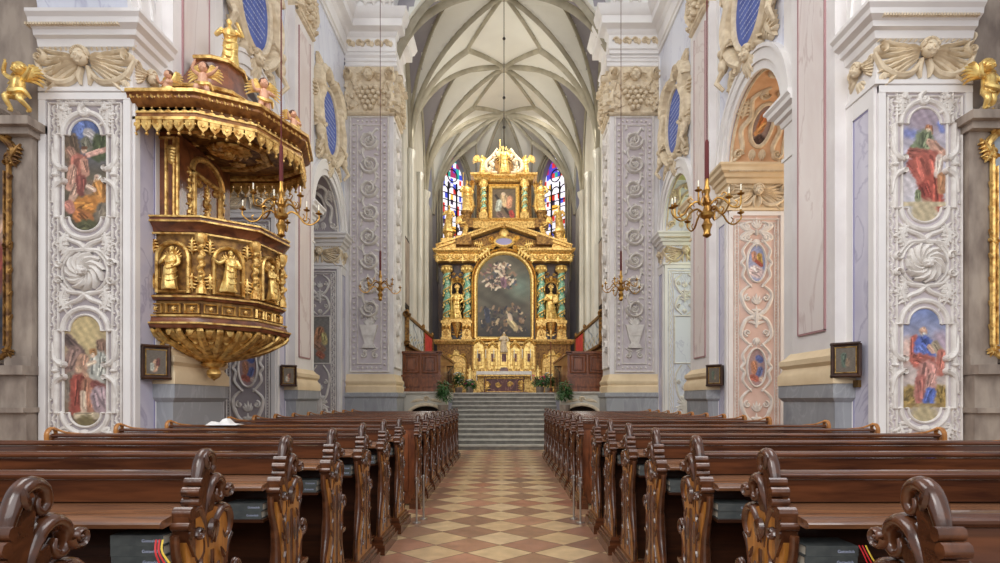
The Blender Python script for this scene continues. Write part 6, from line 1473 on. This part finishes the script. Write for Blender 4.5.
# ------------------------------------------------------------------ station pictures on the pilaster slips
def station(s, y, z, label, k):
    R = root('framed_picture', (s * (WX - .04), y, z), label, 'picture', 'small station pictures on the pilasters')
    nx, ny = -s * .72, -.694; X = frame((s * (WX - .17) - (.15 if s > 0 else 0), y - .05 - (.12 if s > 0 else 0), z), (-ny, nx, 0), (nx, ny, 0))
    b = MB(X=X); w, h = .15, .2
    b.prism([(-w, -h), (w, -h), (w, h), (-w, h)], -.1, .02)
    for p in (((-w, -h - .0), (-w, h)), ((w, -h), (w, h)), ((-w - .02, -h), (w + .02, -h)), ((-w - .02, h), (w + .02, h))): b.band([p[0], ((p[0][0] + p[1][0]) / 2, (p[0][1] + p[1][1]) / 2), p[1]], .025, .05, 4)
    b.build('frame', 'dark_brown', R)
    b = MB(X=X); r_frame(b, -w * .76, w * .76, -h * .78, h * .78, .012, .03); b.build('gilt_slip', 'gold', R)
    paint_panel('picture', w * 1.5, h * 1.54, 24, 30, [(.5, .5, .4, .2, .16, (206, 150, 110)), (.6, .6, .6, .4, .1, (120, 60, 50)), (.3, .4, .3, .2, .1, (190, 190, 170))] if k % 2 == 0 else [(.4, .7, .45, .3, .14, (90, 110, 90)), (.6, .5, .6, .3, .1, (150, 120, 90))], (110, 96, 80), X @ Matrix.Translation((0, 0, .025)), R, 'canvas', None, k)
station(-1, 7.3, 1.93, 'small framed station picture left of the pulpit plinth', 0)
station(1, 7.3, 1.95, 'small framed station picture on the nearest right pilaster, above the grey plinth', 1)
station(-1, 11.75, 1.95, 'small framed station picture beside the second left pilaster', 2)
station(1, 11.75, 1.95, 'small framed station picture beside the second right pilaster', 3)
for s in (-1, 1):
    b = MB(); b.box(s * 4.58 - (.13 if s > 0 else 0), s * 4.55 - (.14 if s > 0 else 0), 7.1, 7.2, 1.61, 1.7); tag(b.build('number_plaque', 'plaque'), 'tiny bronze plaque below the nearest %s station picture' % ('left' if s < 0 else 'right'), 'plaque')

# ------------------------------------------------------------------ side altars beyond the nearest piers
def side_altar(s, label, bg, st, tone):
    y = 7.0; x0 = s * 5.78
    R = root('side_altar', (s * 6.5, y + .1, 0), label, 'altar')
    b = MB(); xa, xb = s * 5.7, s * 8.2
    b.box(xa, xb, y - .0, y + .2, 1.9, 6.6); b.build('back_wall', 'brownstone', R)
    b = MB(); b.box(s * 5.7, s * 6.0, y - .12, y + .05, 1.95, 4.62); b.box(s * 5.6, s * 6.05, y - .3, y + .05, 4.7, 4.8); b.box(s * 5.66, s * 6.02, y - .22, y + .05, 4.62, 4.7); b.box(s * 5.69, s * 6.01, y - .15, y + .06, 1.85, 1.98); b.build('stone_pilaster', 'brownstone', R)
    b = MB(); b.box(s * 5.69, s * 6.12, y - .25, y + .1, 0, .9); b.box(s * 5.7, s * 6.1, y - .2, y + .11, .9, 1.75); b.box(s * 5.68, s * 6.15, y - .28, y + .12, 1.75, 1.86); b.box(s * 5.67, s * 6.15, y - .28, y + .08, 1.3, 1.36); b.box(s * 6.09, xb, y - .15, y + .09, 0, 1.7); b.build('stone_pedestal', 'brownstone', R)
    X = frame((s * 6.0, y - .14, 0), (1, 0, 0) , (0, -1, 0)); b = MB(X=X); e = s
    xi = e * -.05
    b.band([(xi, 2.1), (xi, 3.2), (xi, 4.35)], .025, .05); b.band([(xi + e * .05, 2.1), (xi + e * .05, 3.2), (xi + e * .05, 4.2)], .014, .04)
    b.band(smoothp([(xi, 2.12), (xi + e * .06, 1.98), (xi + e * .22, 1.95), (xi + e * .45, 1.9), (xi + e * .9, 1.9)], 5), [.025, .035, .03, .03], .06)
    b.band(smoothp([(xi, 4.3), (xi - e * .06, 4.45), (xi + e * .1, 4.62), (xi + e * .4, 4.78), (xi + e * .9, 4.95)], 5), [.025, .045, .04, .03], .07)
    for z in (2.05, 3.3, 4.3, 4.62): r_fan(b, xi, z, (PI / 2 if z > 3 else -PI / 2) - e * .3, .1, 5, 2.6, .05); r_scroll(b, xi + e * .02, z, .05, 0, e, 1.4, h=.06)
    for i in range(14): r_leaf(b, xi, 2.25 + .14 * i, PI / 2 + .4 * (-1) ** i, .1, .014, .05)
    r_acanthus(b, xi - e * .02, 4.3, PI / 2 + e * .5, .26, .06); r_acanthus(b, xi - e * .0, 4.45, -PI / 2 + e * -.4, .22, .06); r_acanthus(b, xi + e * .08, 4.6, PI / 2 - e * .7, .3, .06)
    b.build('gilt_frame', 'gold' if s > 0 else 'gold_dark', R)
    w, h = 1.7, 2.85
    paint_panel('side_painting', w, h, 60, 90, st, bg, frame((s * (5.98 + w / 2), y - .1, 2.0 + h / 2), (1, 0, 0), (0, -1, 0)), R, 'canvas', None, 3)
    # scrolled gable shoulder and a perched gilt angel
    b = MB(X=frame((s * 6.0, y - .1, -.4), (1, 0, 0), (0, -1, 0))); b.band(smoothp([(e * -.2, 5.18), (e * -.05, 5.3), (e * .2, 5.32), (e * .45, 5.1), (e * .6, 4.95)], 4), [.05, .09, .1, .08], .18); r_scroll(b, e * -.02, 5.25, .13, 0, e, 1.5, h=.16)
    b.band(smoothp([(e * .1, 5.0), (e * .4, 5.5), (e * .9, 5.9)], 4), [.08, .12, .1], .2); b.build('gable_scroll', 'brownstone', R)
    if s > 0: R.location.x -= .2; R.location.y -= .14
    return R
side_altar(-1, 'dark side altar at the left picture edge with gilt-framed painting', (92, 74, 66), [(.0, .45, .0, .2, .2, (60, 50, 54))] + [(random.random(), random.uniform(.35, .75), random.random(), random.uniform(.3, .7), .06, random.choice([(150, 70, 54), (190, 140, 110), (60, 50, 60), (120, 96, 90)])) for i in range(26)] + [(.96, .55, .9, .5, .07, (196, 150, 120)), (.9, .42, .85, .3, .1, (150, 56, 44)), (.95, .15, .8, .1, .15, (50, 50, 66))], 0)
side_altar(1, 'bright side altar at the right picture edge with gilt-framed landscape painting', sky((170, 190, 206), (176, 180, 186), (160, 140, 120)), [(.1, .55, .2, .5, .1, (196, 160, 120)), (.25, .45, .3, .3, .12, (170, 110, 96)), (.1, .35, .15, .25, .1, (186, 170, 90)), (.5, .4, .6, .3, .2, (150, 130, 110)), (.1, .1, .8, .08, .1, (110, 110, 84))], 1)
cherub((-5.72, 6.72, 4.84), .62, -.2, 'gilded angel perched on the left side altar gable', 2, 'gold_bright', 'gilded_angel')
cherub((5.62, 6.62, 4.82), .62, .2, 'gilded angel perched on the right side altar gable', 0, 'gold_bright', 'gilded_angel')
